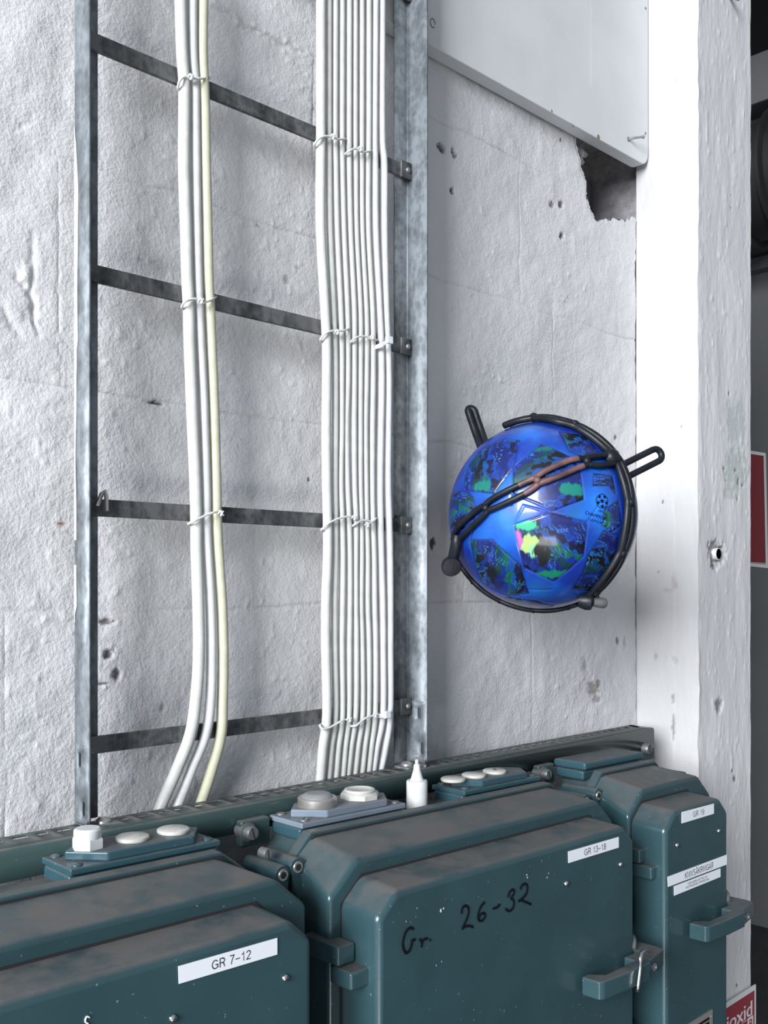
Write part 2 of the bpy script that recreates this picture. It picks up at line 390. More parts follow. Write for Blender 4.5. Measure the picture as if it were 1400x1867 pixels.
# ------------------------------------------------------------ concrete pillar
PX0, PX1, PY0 = 1.409, 1.586, .743
pil = tag(empty('concrete_pillar', (1.5, .9, 0)), kind='structure')
PW = np.array([.64, .64, .655])
def col_stain(u, z, lst, base):
    col = np.ones(u.shape + (3,)) * base; d = np.zeros(u.shape)
    edge = (vnoise(u * 420, z * 300, 177) - .5) * 1.0 + (vnoise(u * 150, z * 120, 178) - .5) * .9
    for (cu, cz, ru, rz, dep, c, op) in lst:
        e = ((u - cu) / ru) ** 2 + ((z - cz) / rz) ** 2
        mk = np.clip((1 - e + edge) * 1.6, 0, 1); mk = np.where(e > 3, 0, mk) * op
        col = col * (1 - mk[..., None]) + np.array(c) * mk[..., None]; d = d + mk * dep
    return d, col
def pl(px, py): p = atX(px, py, PX0); return p.y, p.z - H
def pf(px, py): p = at(px, py, PY0); return p.x, p.z - H
def mk(fn, px, py, rx, ry, dep, c, op=1):
    a = fn(px, py); b = fn(px + rx, py + ry); return (a[0], a[1], abs(b[0] - a[0]), abs(b[1] - a[1]), dep, c, op)
ls = [mk(pl, 1228, 1062, 7, 16, .001, (.42, .41, .41)), mk(pl, 1217, 1077, 13, 5, .001, (.45, .44, .43)), mk(pl, 1193, 1197, 5, 6, .003, (.10, .10, .10)), mk(pl, 1193, 1197, 10, 12, .001, (.50, .49, .49), .6), mk(pl, 1229, 1205, 5, 9, .001, (.45, .45, .44)),
      mk(pl, 1229, 925, 2.5, 22, .001, (.50, .50, .50), .7), mk(pl, 1228, 1325, 3, 28, .001, (.16, .16, .16), .8), mk(pl, 1227, 1270, 3, 14, .001, (.22, .22, .22), .8), mk(pl, 1209, 916, 2, 3, .001, (.1, .1, .1)), mk(pl, 1243, 778, 2, 3, .001, (.1, .1, .1)),
      mk(pl, 1201, 1043, 2, 3, .001, (.1, .1, .1)), mk(pl, 1234, 146, 2.5, 4, .001, (.35, .35, .36)), mk(pl, 1234, 182, 2, 3, .001, (.4, .4, .4)), mk(pl, 1265, 284, 2, 3, .001, (.35, .35, .36))]
fs = [mk(pf, 1342, 770, 20, 55, .0004, (.44, .50, .49), .75), mk(pf, 1342, 860, 24, 50, .0006, (.42, .47, .46), .8), mk(pf, 1330, 900, 18, 14, .0005, (.46, .47, .47), .7),
      mk(pf, 1312, 1286, 7, 13, .004, (.24, .23, .22)), mk(pf, 1307, 1008, 17, 24, .006, (.25, .24, .24), .95), mk(pf, 1302, 1030, 7, 12, .004, (.20, .19, .19)), mk(pf, 1295, 998, 6, 8, .002, (.42, .41, .41)),
      mk(pf, 1335, 1405, 2, 3, .001, (.12, .12, .12)), mk(pf, 1339, 1420, 3, 5, .001, (.15, .14, .14)), mk(pf, 1344, 1797, 2, 4, .002, (.06, .06, .06)), mk(pf, 1333, 355, 2, 3, .001, (.3, .3, .3)), mk(pf, 1333, 380, 2, 3, .001, (.12, .12, .12)),
      mk(pf, 1330, 718, 2, 3, .002, (.05, .05, .05)), mk(pf, 1320, 854, 2.5, 4, .002, (.15, .16, .15)), mk(pf, 1342, 857, 3, 3, .002, (.15, .16, .15)), mk(pf, 1347, 878, 2, 7, .002, (.15, .16, .15)), mk(pf, 1354, 885, 2, 3, .002, (.15, .16, .15)), mk(pf, 1345, 910, 2, 3, .002, (.15, .16, .15)), mk(pf, 1324, 878, 2, 3, .002, (.15, .16, .15))]
z = np.linspace(-1.35, 1.45, 1000)
def edge_w(z, s): return (fbm(z * 24, z * 0 + s, 200 + s, 4) - .5) * .004
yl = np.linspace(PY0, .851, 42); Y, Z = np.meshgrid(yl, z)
d, col = col_stain(Y, Z, ls, PW * .80)  # side paint darkened to offset the strong window light on this face
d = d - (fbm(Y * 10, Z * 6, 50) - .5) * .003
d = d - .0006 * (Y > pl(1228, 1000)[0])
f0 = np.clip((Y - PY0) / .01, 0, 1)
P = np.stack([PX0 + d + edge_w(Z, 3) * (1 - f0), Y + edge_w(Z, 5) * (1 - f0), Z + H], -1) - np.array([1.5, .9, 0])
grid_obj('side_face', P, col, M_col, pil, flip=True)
xf = np.linspace(PX0, PX1, 62); X, Z = np.meshgrid(xf, z)
d, col = col_stain(X, Z, fs, PW * 1.0)
d = d - (fbm(X * 30, Z * 9, 52) - .5) * .0026 - np.clip(vnoise(X * 200, Z * 70, 54) - .82, 0, 1) * .007
f0 = np.clip((X - PX0) / .01, 0, 1); f1 = np.clip((PX1 - X) / .01, 0, 1)
P = np.stack([X + edge_w(Z, 3) * (1 - f0) + edge_w(Z, 8) * 1.2 * (1 - f1), PY0 + d * np.minimum(f0, f1) + edge_w(Z, 5) * (1 - f0), Z + H], -1) - np.array([1.5, .9, 0])
o = grid_obj('front_face', P, col, M_col, pil)
# right side and inner mass of the pillar
zz = z[::4]
P = np.stack(np.broadcast_arrays((PX1 + edge_w(zz, 8) * 1.2)[:, None], np.linspace(PY0, 1.1, 4)[None], zz[:, None] + H), -1) - np.array([1.5, .9, 0])
grid_obj('far_face', P, np.ones((len(zz), 4, 3)) * PW, M_col, pil)
# conduit mouth in the pillar
c = at(1307, 1010, PY0 + .001); cm = MB()
R_ = .0083
cm.lathe(c + Vector((0, -.003, 0)), (0, 1, 0), [(R_, 0), (R_ + .0012, .0005), (R_ + .0012, .03), (R_ - .0004, .03), (R_ - .0004, .001), (R_, 0)], 28)
cm.build('conduit_mouth', M_signw, pil)
cm = MB(); cm.lathe(c + Vector((0, .0005, 0)), (0, 1, 0), [(R_ - .0005, 0), (R_ - .0005, .02)], 24); cm.build('conduit_shade', M_black, pil)  # solid black plug paints the shade inside the conduit

# ------------------------------------------------------------ upper board with nail
bd = MB()
yb = .8275; pts = []
zb = .6615
def bp(x, z): return Vector((x, yb, H + z))
poly = [bp(-.3, 1.3), bp(-.3, zb), bp(1.3865, zb)] + [bp(1.3865 + .019 * math.sin(a), zb + .019 - .019 * math.cos(a)) for a in (.4, .8, 1.2, 1.57)] + [bp(1.4055, 1.3)]
bd.prism(poly, (0, .0205, 0))
board = bd.build('wall_board', M_panel, smooth=30, bevel=.0012)
tag(board, 'smooth white painted board high on the block wall, above the broken hole', 'board')
sm = MB(); sm.box(1.2435, 1.2441, yb - .00015, yb, zb + .07, 1.2); sm.build('seam', M_panel, board)
for (px, py, r) in ((1177, 243, .0022), (1177, 15, .0022), (1091, 250, .004), (1006, 202, .0018), (1045, 230, .002)):
    MB().lathe(at(px, py, yb - .0004), (0, 1, 0), [(r, 0), (r * .8, .001)], 10).build('nail_dimple', mat('dimple', (.18, .17, .12, 1), .8), board)
n0 = at(1146, 254, yb); nt_ = at(1171, 249, yb - .018)
nm = MB(); nm.tube([n0 + Vector((0, .01, 0)), n0 + Vector((.001, -.008, .0)), n0 + (Vector((.018, -.015, .005)))], [.0020, .0020, .0018], 10)
nail = nm.build('nail', M_capg, smooth=40); tag(nail, 'thick painted nail sticking out of the white board beside the pillar', 'nail')
MB().lathe(n0 + Vector((.0175, -.0145, .0048)), (.8, -.55, .1), [(.003, 0), (.0032, .0015), (.002, .0026)], 12).build('nail_head', M_capg, nail)
MB().lathe(n0 + Vector((0, -.0006, 0)), (0, 1, 0), [(.0035, 0), (.0045, .001)], 14).build('plug', M_bolt, nail)
# drill ring mark
rm = MB(); rm.tube([at(789, 42, yb - .0004) + Vector((math.cos(a) * .0045, 0, math.sin(a) * .0055)) for a in [i * .55 for i in range(11)]], .0006, 5)
rm.build('ring_mark', M_bolt, board)
# anchor at the top of the pillar
an = MB(); p = at(1330, 3, PY0); an.tube([p + Vector((0, .004, .01)), p + Vector((-.003, -.012, 0)), p + Vector((-.004, -.018, -.004))], .0035, 10)
tag(an.build('anchor_bolt', M_bolt), 'small dark bolt at the top of the white pillar front', 'bolt')

# ------------------------------------------------------------ dim hall beyond the pillar
HX = 3.76
def struct(name, mb, m, **k): return tag(mb.build(name, m, **k), kind='structure')
struct('wall_right', MB().box(HX, HX + .1, -.5, 6.0, -1.35, 2.6), M_hall)
struct('floor', MB().box(-3.2, 6.2, -3.2, 6.2, -1.40, -1.351), M_floor)
struct('ceiling', MB().box(1.65, 6.2, .2, 6.2, 1.875, 1.95), M_dark)
struct('wall_far', MB().box(.5, HX + .1, 6.0, 6.1, -1.35, 2.6), M_hall)
b0 = atX(1384, 109, 3.45).z - H; b1 = atX(1384, 198, 3.45).z - H
struct('trim_1', MB().box(3.40, 3.60, .6, 6.0, b1, b0), M_hall, bevel=.006)
b0 = atX(1384, 467, HX - .06).z - H; b1 = atX(1384, 490, HX - .06).z - H
struct('trim_2', MB().box(HX - .06, HX, -.4, 6.0, b1, b0), M_hall, bevel=.004)
# ribbed duct
dc = atX(1400, 322, 3.42); dr = .205
prof = []; y = 0
dm = MB()
for k in range(34):
    prof += [(dr, y), (dr, y + .085), (dr + .022, y + .092), (dr + .022, y + .105), (dr, y + .112)]; y += .12
dm.lathe((3.44, 1.15, dc.z), (0, 1, 0), prof, 40)
tag(dm.build('ribbed_duct', M_duct, smooth=30), 'large dark round ribbed duct under the ceiling beyond the pillar', 'duct')
# red notice on the hall wall
def sign_on_x(X, corners, th):
    return [atX(px, py, X) for px, py in corners]
q = sign_on_x(HX - .004, [(1352, 819), (1395.5, 826), (1400.0, 1036), (1354, 1031)], .004)
sg = MB(); sg.prism(q, (.0035, 0, 0)); sgn = sg.build('red_notice', M_signw)
tag(sgn, 'plain red notice with a white edge on the grey wall beyond the pillar', 'sign')
q = sign_on_x(HX - .0048, [(1354, 825.5), (1392, 831), (1395.8, 1029), (1356, 1026)], .002)
MB().prism(q, (.0006, 0, 0)).build('red_field', M_red2, sgn)
q = sign_on_x(HX - .0054, [(1356, 1024.6), (1395.5, 1026.6), (1395.6, 1027.6), (1356, 1025.8)], .002)
MB().prism(q, (.0004, 0, 0)).build('white_line', M_signw, sgn)

# ------------------------------------------------------------ text
def text2d(s, size=1.0, res=4):
    cu = bpy.data.curves.new('t', 'FONT'); cu.body = s; cu.size = size; cu.resolution_u = res
    o = bpy.data.objects.new('t', cu); C.objects.link(o); bpy.context.view_layer.update()
    me = bpy.data.meshes.new_from_object(o.evaluated_get(bpy.context.evaluated_depsgraph_get()))
    v = [(p.co.x, p.co.y) for p in me.vertices]; f = [tuple(p.vertices) for p in me.polygons]
    bpy.data.objects.remove(o); bpy.data.meshes.remove(me); bpy.data.curves.remove(cu)
    a = np.array(v); a[:, 0] -= (a[:, 0].min() + a[:, 0].max()) / 2; return a, f
def put_text(mb, s, c, ux, height, width, off, m=1, base='mid', res=4, bold=0):
    """text centred at c along unit vector ux (in the plane), cap height and total width given"""
    a, f = text2d(s, 1.0, res)
    h = a[:, 1].max() - min(0, a[:, 1].min() if base == 'full' else 0); wd = a[:, 0].max() - a[:, 0].min()
    ux = Vector(ux).normalized(); uz = Vector((0, 0, 1)); uz = (uz - ux * uz.dot(ux) * 0)
    for dx in ([0] if not bold else [-bold, 0, bold]):
        vs = [Vector(c) + ux * (p[0] * width / wd + dx) + uz * ((p[1] / h - .5) * height) + Vector(off) * (1 + abs(dx) * 100 + dx * 20) for p in a]
        mb.add(vs, f, m)

def arcp(cx, cy, rx, ry, a0, a1, n=8): return [(cx + rx * math.cos(math.radians(a0 + (a1 - a0) * k / n)), cy + ry * math.sin(math.radians(a0 + (a1 - a0) * k / n))) for k in range(n + 1)]
GLY = {'G': (.72, [arcp(.36, .5, .33, .46, 40, 315, 14) + [(.66, .16), (.66, .46), (.38, .46)]]),
 'R': (.66, [[(.08, 0), (.08, .97), (.36, .97)] + arcp(.36, .73, .23, .24, 90, -90) + [(.08, .49)], [(.34, .49), (.48, .40), (.60, 0)]]),
 '1': (.50, [[(.10, .72), (.26, .80), (.32, 1), (.32, 0)]]), '2': (.56, [arcp(.28, .73, .22, .24, 175, -35, 10) + [(.06, .03), (.52, .03)]]),
 '3': (.56, [arcp(.27, .74, .20, .23, 165, -80, 10) + arcp(.27, .27, .23, .24, 85, -165, 10)]), '7': (.54, [[(.04, .96), (.50, .96), (.28, .45), (.18, 0)]]),
 '8': (.56, [arcp(.28, .74, .19, .22, 0, 360, 16), arcp(.28, .27, .23, .25, 0, 360, 16)]), '9': (.56, [arcp(.28, .68, .22, .29, 0, 360, 16), [(.50, .68)] + arcp(.28, .32, .22, .30, 0, -150, 9)]),
 '–': (.56, [[(.03, .42), (.53, .42)]]), ' ': (.30, []), 'K': (.64, [[(.08, 0), (.08, 1)], [(.58, 1), (.08, .42)], [(.24, .60), (.60, 0)]]),
 'N': (.68, [[(.08, 0), (.08, 1), (.58, 0), (.58, 1)]]), 'I': (.22, [[(.11, 0), (.11, 1)]]), 'V': (.62, [[(.03, 1), (.31, 0), (.59, 1)]]),
 'S': (.64, [arcp(.32, .74, .23, .23, 20, 235, 10) + arcp(.32, .27, .25, .25, 55, -160, 10)]), 'A': (.64, [[(.03, 0), (.32, 1), (.61, 0)], [(.14, .34), (.50, .34)]]),
 'Å': (.64, [[(.03, 0), (.32, .95), (.61, 0)], [(.14, .32), (.50, .32)], arcp(.32, 1.10, .08, .09, 0, 360, 8)]), 'F': (.58, [[(.08, 0), (.08, .97), (.52, .97)], [(.08, .5), (.46, .5)]]),
 'B': (.64, [[(.08, 0), (.08, .97), (.36, .97)] + arcp(.36, .74, .19, .23, 90, -90, 6) + [(.08, .51)], arcp(.36, .26, .23, .25, 90, -90, 6) + [(.08, .01)]]),
 'Y': (.62, [[(.03, 1), (.31, .45), (.59, 1)], [(.31, .45), (.31, 0)]]), 'T': (.58, [[(.03, .97), (.55, .97)], [(.29, .97), (.29, 0)]]), 'U': (.66, [[(.08, 1), (.08, .3)] + arcp(.33, .28, .25, .27, 180, 360, 8) + [(.58, 1)]]),
 'E': (.58, [[(.54, .97), (.08, .97), (.08, .02), (.54, .02)], [(.08, .52), (.50, .52)]]), 'D': (.66, [[(.08, .02), (.08, .97), (.30, .97)] + arcp(.30, .50, .30, .47, 90, -90, 10) + [(.08, .02)]]),
 'P': (.62, [[(.08, 0), (.08, .97), (.36, .97)] + arcp(.36, .72, .22, .25, 90, -90, 7) + [(.08, .47)]]), 'O': (.72, [arcp(.36, .5, .30, .48, 0, 360, 18)]), 'L': (.54, [[(.08, 1), (.08, .03), (.52, .03)]])}
def stroke_text(mb, s, c, ux, height, width, off, m=1, wt=.10):
    adv = sum(GLY[ch_][0] + .10 for ch_ in s) - .10; x = 0; kx = width / adv; ux = Vector(ux).normalized(); uz = Vector((0, 0, 1)); c = Vector(c) + Vector(off)
    for ch_ in s:
        for st in GLY[ch_][1]:
            q = [Vector((((x + a) * kx - width / 2), (b - .5) * height)) for a, b in st]; cl = (q[0] - q[-1]).length < 1e-6; h = wt * height / 2; A_ = []; n = len(q)
            for i in range(n):
                d0 = (q[i] - q[i - 1]) if i > 0 else (q[-1] - q[-2] if cl else q[1] - q[0]); d1 = (q[i + 1] - q[i]) if i < n - 1 else (q[1] - q[0] if cl else q[-1] - q[-2])
                d0 = d0.normalized(); d1 = d1.normalized(); t = (d0 + d1); t = t.normalized() if t.length > .1 else d0; nn = Vector((-t.y, t.x)); k = min(2.2, 1 / max(.3, nn.dot(Vector((-d0.y, d0.x))))); A_ += [q[i] + nn * h * k, q[i] - nn * h * k]
            mb.add([c + ux * p.x + uz * p.y for p in A_], [(2 * i, 2 * i + 1, 2 * i + 3, 2 * i + 2) for i in range(n - 1)], m)
        x += GLY[ch_][0] + .10
# ------------------------------------------------------------ plates with slots
def slotted(umap, u0, u1, v0, v1, slots, mb, seg=5, m=0):
    """slots: (uc, vc, length_u, length_v) sorted by u; umap(u,v)->Vector"""
    cuts = [u0]
    for i in range(len(slots) - 1):
        a = slots[i][0] + slots[i][2] / 2; b = slots[i + 1][0] - slots[i + 1][2] / 2; cuts.append((a + b) / 2)
    cuts.append(u1)
    if len(slots) and (slots[0][0] - u0) > slots[0][2] * 1.5: 
        c = slots[0][0] - slots[0][2]; mb.add([umap(u0, v0), umap(c, v0), umap(c, v1), umap(u0, v1)], [(0, 1, 2, 3)], m); cuts[0] = c
    if len(slots) and (u1 - slots[-1][0]) > slots[-1][2] * 1.5:
        c = slots[-1][0] + slots[-1][2]; mb.add([umap(c, v0), umap(u1, v0), umap(u1, v1), umap(c, v1)], [(0, 1, 2, 3)], m); cuts[-1] = c
    for i, (uc, vc, lu, lv) in enumerate(slots):
        a, b = cuts[i], cuts[i + 1]; R = []; S = []
        per = [(a + (b - a) * t / seg, v0) for t in range(seg)] + [(b, v0 + (v1 - v0) * t / seg) for t in range(seg)] + [(b - (b - a) * t / seg, v1) for t in range(seg)] + [(a, v1 - (v1 - v0) * t / seg) for t in range(seg)]
        n = len(per); r = min(lu, lv) / 2; hu = lu / 2 - r; hv = lv / 2 - r
        for k in range(n):
            an = -math.pi * .75 + 2 * math.pi * k / n
            S.append((uc + math.cos(an) * r + (hu if math.cos(an) > 0 else -hu), vc + math.sin(an) * r + (hv if math.sin(an) > 0 else -hv)))
        v = [umap(*p) for p in per] + [umap(*p) for p in S]
        mb.add(v, [(k, (k + 1) % n, n + (k + 1) % n, n + k) for k in range(n)], m)
def solid(o, th, off=-1):
    s = o.modifiers.new('solidify', 'SOLIDIFY'); s.thickness = th; s.offset = off; return o
def merge(o, d=1e-5):
    bm = bmesh.new(); bm.from_mesh(o.data); bmesh.ops.remove_doubles(bm, verts=bm.verts, dist=d); bmesh.ops.recalc_face_normals(bm, faces=bm.faces); bm.to_mesh(o.data); bm.free(); return o

# ------------------------------------------------------------ cable ladder
XL, XR, YB, YF = .4207, .8452, .820, .787
lad = tag(empty('cable_ladder', (.633, .805, H - .214)), 'galvanised steel cable ladder fixed upright on the block wall', 'ladder')
def side_rail(X, dirn, slots, YF):
    mb = MB(); rb = .0022; z0, z1 = -.2135, 1.0
    # web perpendicular to the wall with bolt slots, then a rear flange turned inwards
    slotted(lambda u, v: Vector((X, v, H + u)), z0, z1, YF, YB - rb, slots, mb)
    arc = [(X + dirn * (rb - rb * math.cos(a)), YB - rb + rb * math.sin(a)) for a in (0, .4, .8, 1.2, math.pi / 2)]
    arc.append((X + dirn * .0215, YB))
    for (a, b) in zip(arc[:-1], arc[1:]):
        mb.add([(a[0], a[1], H + z0), (b[0], b[1], H + z0), (b[0], b[1], H + z1), (a[0], a[1], H + z1)], [(0, 1, 2, 3)])
    # bent foot tab on the slotted rail
    zt = -.2150
    mb.add([(X, YF, H + z0), (X, YB - .004, H + z0), (X - .003, YB - .004, H + zt - .002), (X - .003, YF, H + zt - .002)], [(0, 1, 2, 3)])
    o = merge(mb.build('side_rail', M_galv, lad, smooth=50)); solid(o, .0022, 0); return o
sl = side_rail(XL, 1, [(-.2002, .803, .014, .0055), (-.1577, .810, .014, .0055)], .7930)
sr = side_rail(XR, -1, [(-.196, .7945, .014, .0055), (-.155, .7994, .014, .0055)], .787)
for X, dx in ((XL, .030), (XR, -.030)):
    ft = MB(); x0, x1 = sorted((X - .004, X + dx)); ft.box(x0, x1, .789, .812, -.2170, -.2145); o = ft.build('foot', M_galv, lad, bevel=.001)
    MB().lathe((X + dx * .6, .803, H - .2147), (0, 0, 1), [(.007, 0), (.0068, .002), (.004, .0045), (.001, .005)], 16).build('foot_bolt', M_steel, o)
# paint smear on the left rail
pm = MB(); n = 60; v = []
for i in range(n + 1):
    t = i / n; py = 235 + t * 900; wdt = .0022 + .0055 * vnoise(np.array([t * 9.]), np.array([.5]), 5)[0] * (1 if t < .5 else .8)
    wdt *= min(1, t * 6 + .25) * (1.25 if .02 < t < .45 else .9); wdt *= (1 if t < .97 else .3)
    zc = at(137, py, YB).z; v += [(XL - .0014, YB - .0008, zc), (XL - .0014, YB - .0008 - wdt, zc)]
pm.add(v, [(2 * i, 2 * i + 1, 2 * i + 3, 2 * i + 2) for i in range(n) if i not in (50, 51, 52)]); pm.build('paint_smear', mat('old_white_paint', (.42, .43, .44, 1), .6), sl)
rungZ = [.705, .493, .2848, .0743, -.1394]
for k, zt in enumerate(rungZ):
    hgt = .0157; r = MB()
    # shallow channel: face, returns
    r.box(XL + .002, XR - .010, .8140, .8158, zt - hgt, zt); r.box(XL + .002, XR - .010, .8158, .8186, zt - .002, zt); r.box(XL + .002, XR - .010, .8158, .8186, zt - hgt, zt - hgt + .002)
    r.box(XR - .0190, XR - .0012, .8105, .8140, zt - hgt - .0022, zt + .0018)
    ro = r.build('rung', M_galvd, lad, bevel=.0007)
    MB().lathe((XR - .0080, .8105, H + zt - hgt / 2), (0, -1, 0), [(.0036, 0), (.0034, .0012), (.002, .0024), (.0003, .0028)], 14).build('rivet', M_bolt, ro)
# bent steel clip hooked over the third rung beside the left rail
cl = MB(); p0 = at(189, 897, .809)
pth = [p0 + Vector((-.004, .004, -.012)), p0 + Vector((-.002, 0, -.002)), p0 + Vector((.0005, -.001, .001)), p0 + Vector((.0015, -.002, -.004)), p0 + Vector((.0018, -.002, -.017))]
cl.tube(pth, [.0020, .0020, .0024, .0022, .0020], 6)
tag(cl.build('steel_clip', M_steel), 'small bent metal clip hooked over the rung beside the left ladder rail', 'clip')

# ------------------------------------------------------------ cables
def cable(name, cols, ys, rad, m, label, group, yb=.804):
    pts = []
    for x, y in zip(cols, ys):
        Y = yb if y < 1330 else yb + (y - 1330) / 140 * (.8315 + rad * .5 - yb); pts.append(at(x, y, min(Y, .8315 + rad * .5)))
    top = pts[0] + Vector((0, 0, .06)); p = spline([top] + pts, 5)
    o = MB().tube(p, rad, 12).build(name, m, smooth=180)
    return tag(o, label, 'cable', group)
yl_ = [-20, 90, 150, 210, 300, 420, 500, 560, 620, 740, 880, 950, 1000, 1100, 1200, 1280, 1340, 1400, 1465, 1530]
LC = [[329, 331.7, 336, 336, 335.5, 339, 341.1, 344.1, 345.4, 350, 356, 357.7, 358.1, 361.5, 362.2, 356.5, 346.8, 323.7, 295.5, 268],
      [350, 350.6, 354.4, 355.3, 356.4, 358, 360, 362, 364.7, 370.5, 374.9, 375.7, 377.4, 383.5, 385.4, 383.5, 374.6, 350.7, 325.6, 298],
      [369.6, 368.6, 370.7, 372.9, 374.4, 377.4, 378.9, 381.9, 384.4, 389.4, 393.3, 394.6, 397, 403.9, 406.6, 405.4, 402.7, 387.3, 366, 342]]
for c_, r_, m_, lb in zip(LC, (.0059, .0051, .0056), (M_cable, M_cable3, M_cable2),
        ('thick white cable, leftmost of the three on the left of the ladder', 'thinner bright white cable between the two outer cables on the left of the ladder', 'cream yellowed cable, rightmost of the three on the left of the ladder')):
    cable('cable', c_, yl_, r_, m_, lb, 'cables on the left of the ladder', .8138 - r_ - .0003)
yr_ = [-20, 235, 300, 420, 560, 630, 700, 780, 880, 950, 1020, 1100, 1180, 1300, 1360, 1415, 1470]
RC = [[584.8, 584.8, 584.4, 584.4, 592.2, 595.4, 595.4, 594.6, 595.4, 597, 597, 593.8, 593.7, 596, 589, 584.6, 580],
      [599, 599, 599.3, 600.9, 607, 610, 611, 611, 610.3, 611, 611, 609.5, 609.7, 611.3, 604, 599.4, 595],
      [610.7, 610, 611, 613.5, 620, 622, 622, 622, 620.5, 623, 624.4, 623.6, 622.3, 623.4, 616.6, 612, 607],
      [623, 622.5, 622.9, 626, 632, 633.4, 633, 630.7, 632.3, 635.4, 637, 637, 636, 635.3, 629, 624.6, 620],
      [636, 635.4, 635.4, 637.8, 644.5, 644.9, 644.9, 644.5, 645.3, 648, 647.6, 647.6, 648.6, 647.4, 639.4, 633.7, 628],
      [646.7, 646.5, 647.5, 648.6, 655.6, 656.4, 656, 655.9, 655.9, 657.6, 658.2, 657.2, 659.3, 660, 652, 646.3, 641],
      [659, 658.5, 658.4, 659.3, 666.4, 667.6, 666.8, 665.3, 666.4, 667.4, 669.2, 669.0, 671.6, 671, 664.6, 658.9, 653],
      [671.5, 671.2, 670, 670, 677.5, 679, 679, 677.9, 677.5, 678.8, 681, 682.0, 683.6, 682.9, 676, 670.3, 665],
      [684, 682.0, 683.0, 684, 690.8, 694.0, 695.1, 693.6, 692, 692.8, 694.4, 696.7, 697.4, 697.2, 686.3, 678.9, 672],
      [696, 695.5, 699.8, 700, 703, 706.1, 707.7, 706.9, 706.3, 708.5, 710, 710.5, 710.3, 710, 702.3, 691, 680]]
RR = [.0054, .0039, .0040, .0040, .0041, .0040, .0040, .0042, .0045, .0046]
ordn = ['thickest white cable at the left edge of the wide bundle on the ladder', 'second white cable from the left edge of the wide bundle', 'third white cable from the left edge of the wide bundle', 'fourth white cable from the left edge of the wide bundle', 'fifth white cable from the left in the wide bundle, just past its middle tie',
        'sixth white cable from the left in the wide bundle on the ladder', 'fourth white cable from the right edge of the wide bundle', 'third white cable from the right edge of the wide bundle', 'brighter white cable second from the right edge of the wide bundle', 'bright white cable at the right edge of the wide bundle, held by nylon ties']
for i, (c_, r_) in enumerate(zip(RC, RR)):
    cable('cable', c_, yr_, r_, [M_cable, M_cable, M_cable, M_cable, M_cable, M_cable, M_cable, M_cable, M_cable3, M_cable3][i], ordn[i], 'white cables in the wide bundle of the ladder', .8138 - r_ - .0003)

# ties
def wire_tie(pts, kn, where, yfront=.8015, grp='wire ties round the cables'):
    front = [at(px, py, yfront) for px, py in pts]
    front[0] = at(*pts[0], .806); front[-1] = at(*pts[-1], .807)
    a = front[0] + Vector((.0042, .0045, 0)); b = front[-1] + Vector((-.001, .005, 0))
    a2 = Vector((a.x + .006, .8125, a.z)); b2 = Vector((b.x - .004, .8125, b.z))
    loop = spline(front, 5)
    o = MB().tube([a2, a] + loop + [b, b2], .00125, 7, closed=True).build('wire_tie', M_tie, smooth=180)
    tag(o, 'thin white wire tie ' + where, 'cable tie', grp)
    k = at(*kn, yfront - .001); kb = MB(); s = .0024
    kb.tube(spline([k + Vector((-s, .001, -.0006)), k + Vector((-.3 * s, -s * .6, s)), k + Vector((.5 * s, -s * .4, -.3 * s)), k + Vector((-.1 * s, -.2 * s, -s)), k + Vector((s, 0, .2 * s))], 5), .0010, 6)
    kb.tube([k + Vector((0, -.001, 0)), k + Vector((s * .9, -s * .9, s * .9))], .0010, 6); kb.tube([k, k + Vector((s * 1.3, -s * .6, -s * .8))], .0009, 6)
    kb.build('knot', M_tie, o, smooth=180)
wire_tie([(324, 160), (327, 148), (336, 140), (345, 143), (353, 143), (368, 143), (382, 142)], (347, 141), 'round the three left cables at the highest rung in view')
wire_tie([(331, 560), (336, 551), (347, 546), (357, 545), (366, 550), (380, 549), (394, 541)], (366, 549), 'round the three left cables at the second rung', .799)
wire_tie([(343, 955), (352, 951), (364, 945), (378, 938), (392, 934), (404, 934)], (402, 936), 'slanting round the three left cables, third rung', .799)
wire_tie([(573, 263), (580, 254), (592, 248.5), (605, 250), (617, 254), (630, 253)], (606, 250), 'round the left four of the wide bundle, highest rung')
wire_tie([(629, 281), (637, 275), (648, 271), (657, 276), (668, 277), (677, 274)], (656, 272), 'at the right of the wide bundle, highest rung')
wire_tie([(584, 619), (592, 609), (603, 604), (614, 603), (626, 603), (638, 598)], (614, 606), 'round the left four of the wide bundle, second rung')
wire_tie([(639, 624), (646, 617), (656, 613.5), (668, 614), (678, 619), (688, 620)], (678, 615), 'at the right of the wide bundle, second rung')
wire_tie([(586, 966), (595, 957), (607, 950), (622, 944), (640, 942), (653, 950)], (645, 944), 'slanting round the left of the wide bundle, third rung')
wire_tie([(643, 959), (651, 953), (662, 948.5), (673, 950), (679, 952), (686, 944)], (669, 957), 'at the right of the wide bundle, third rung')
wire_tie([(583, 1323), (588, 1329.5), (600, 1327), (613, 1320), (626, 1313), (641, 1311)], (636, 1312), 'round the left of the wide bundle, lowest rung')
wire_tie([(640, 1324), (649, 1323), (660, 1314), (671, 1307), (682, 1305), (689, 1300)], (683, 1304), 'at the right of the wide bundle, lowest rung')
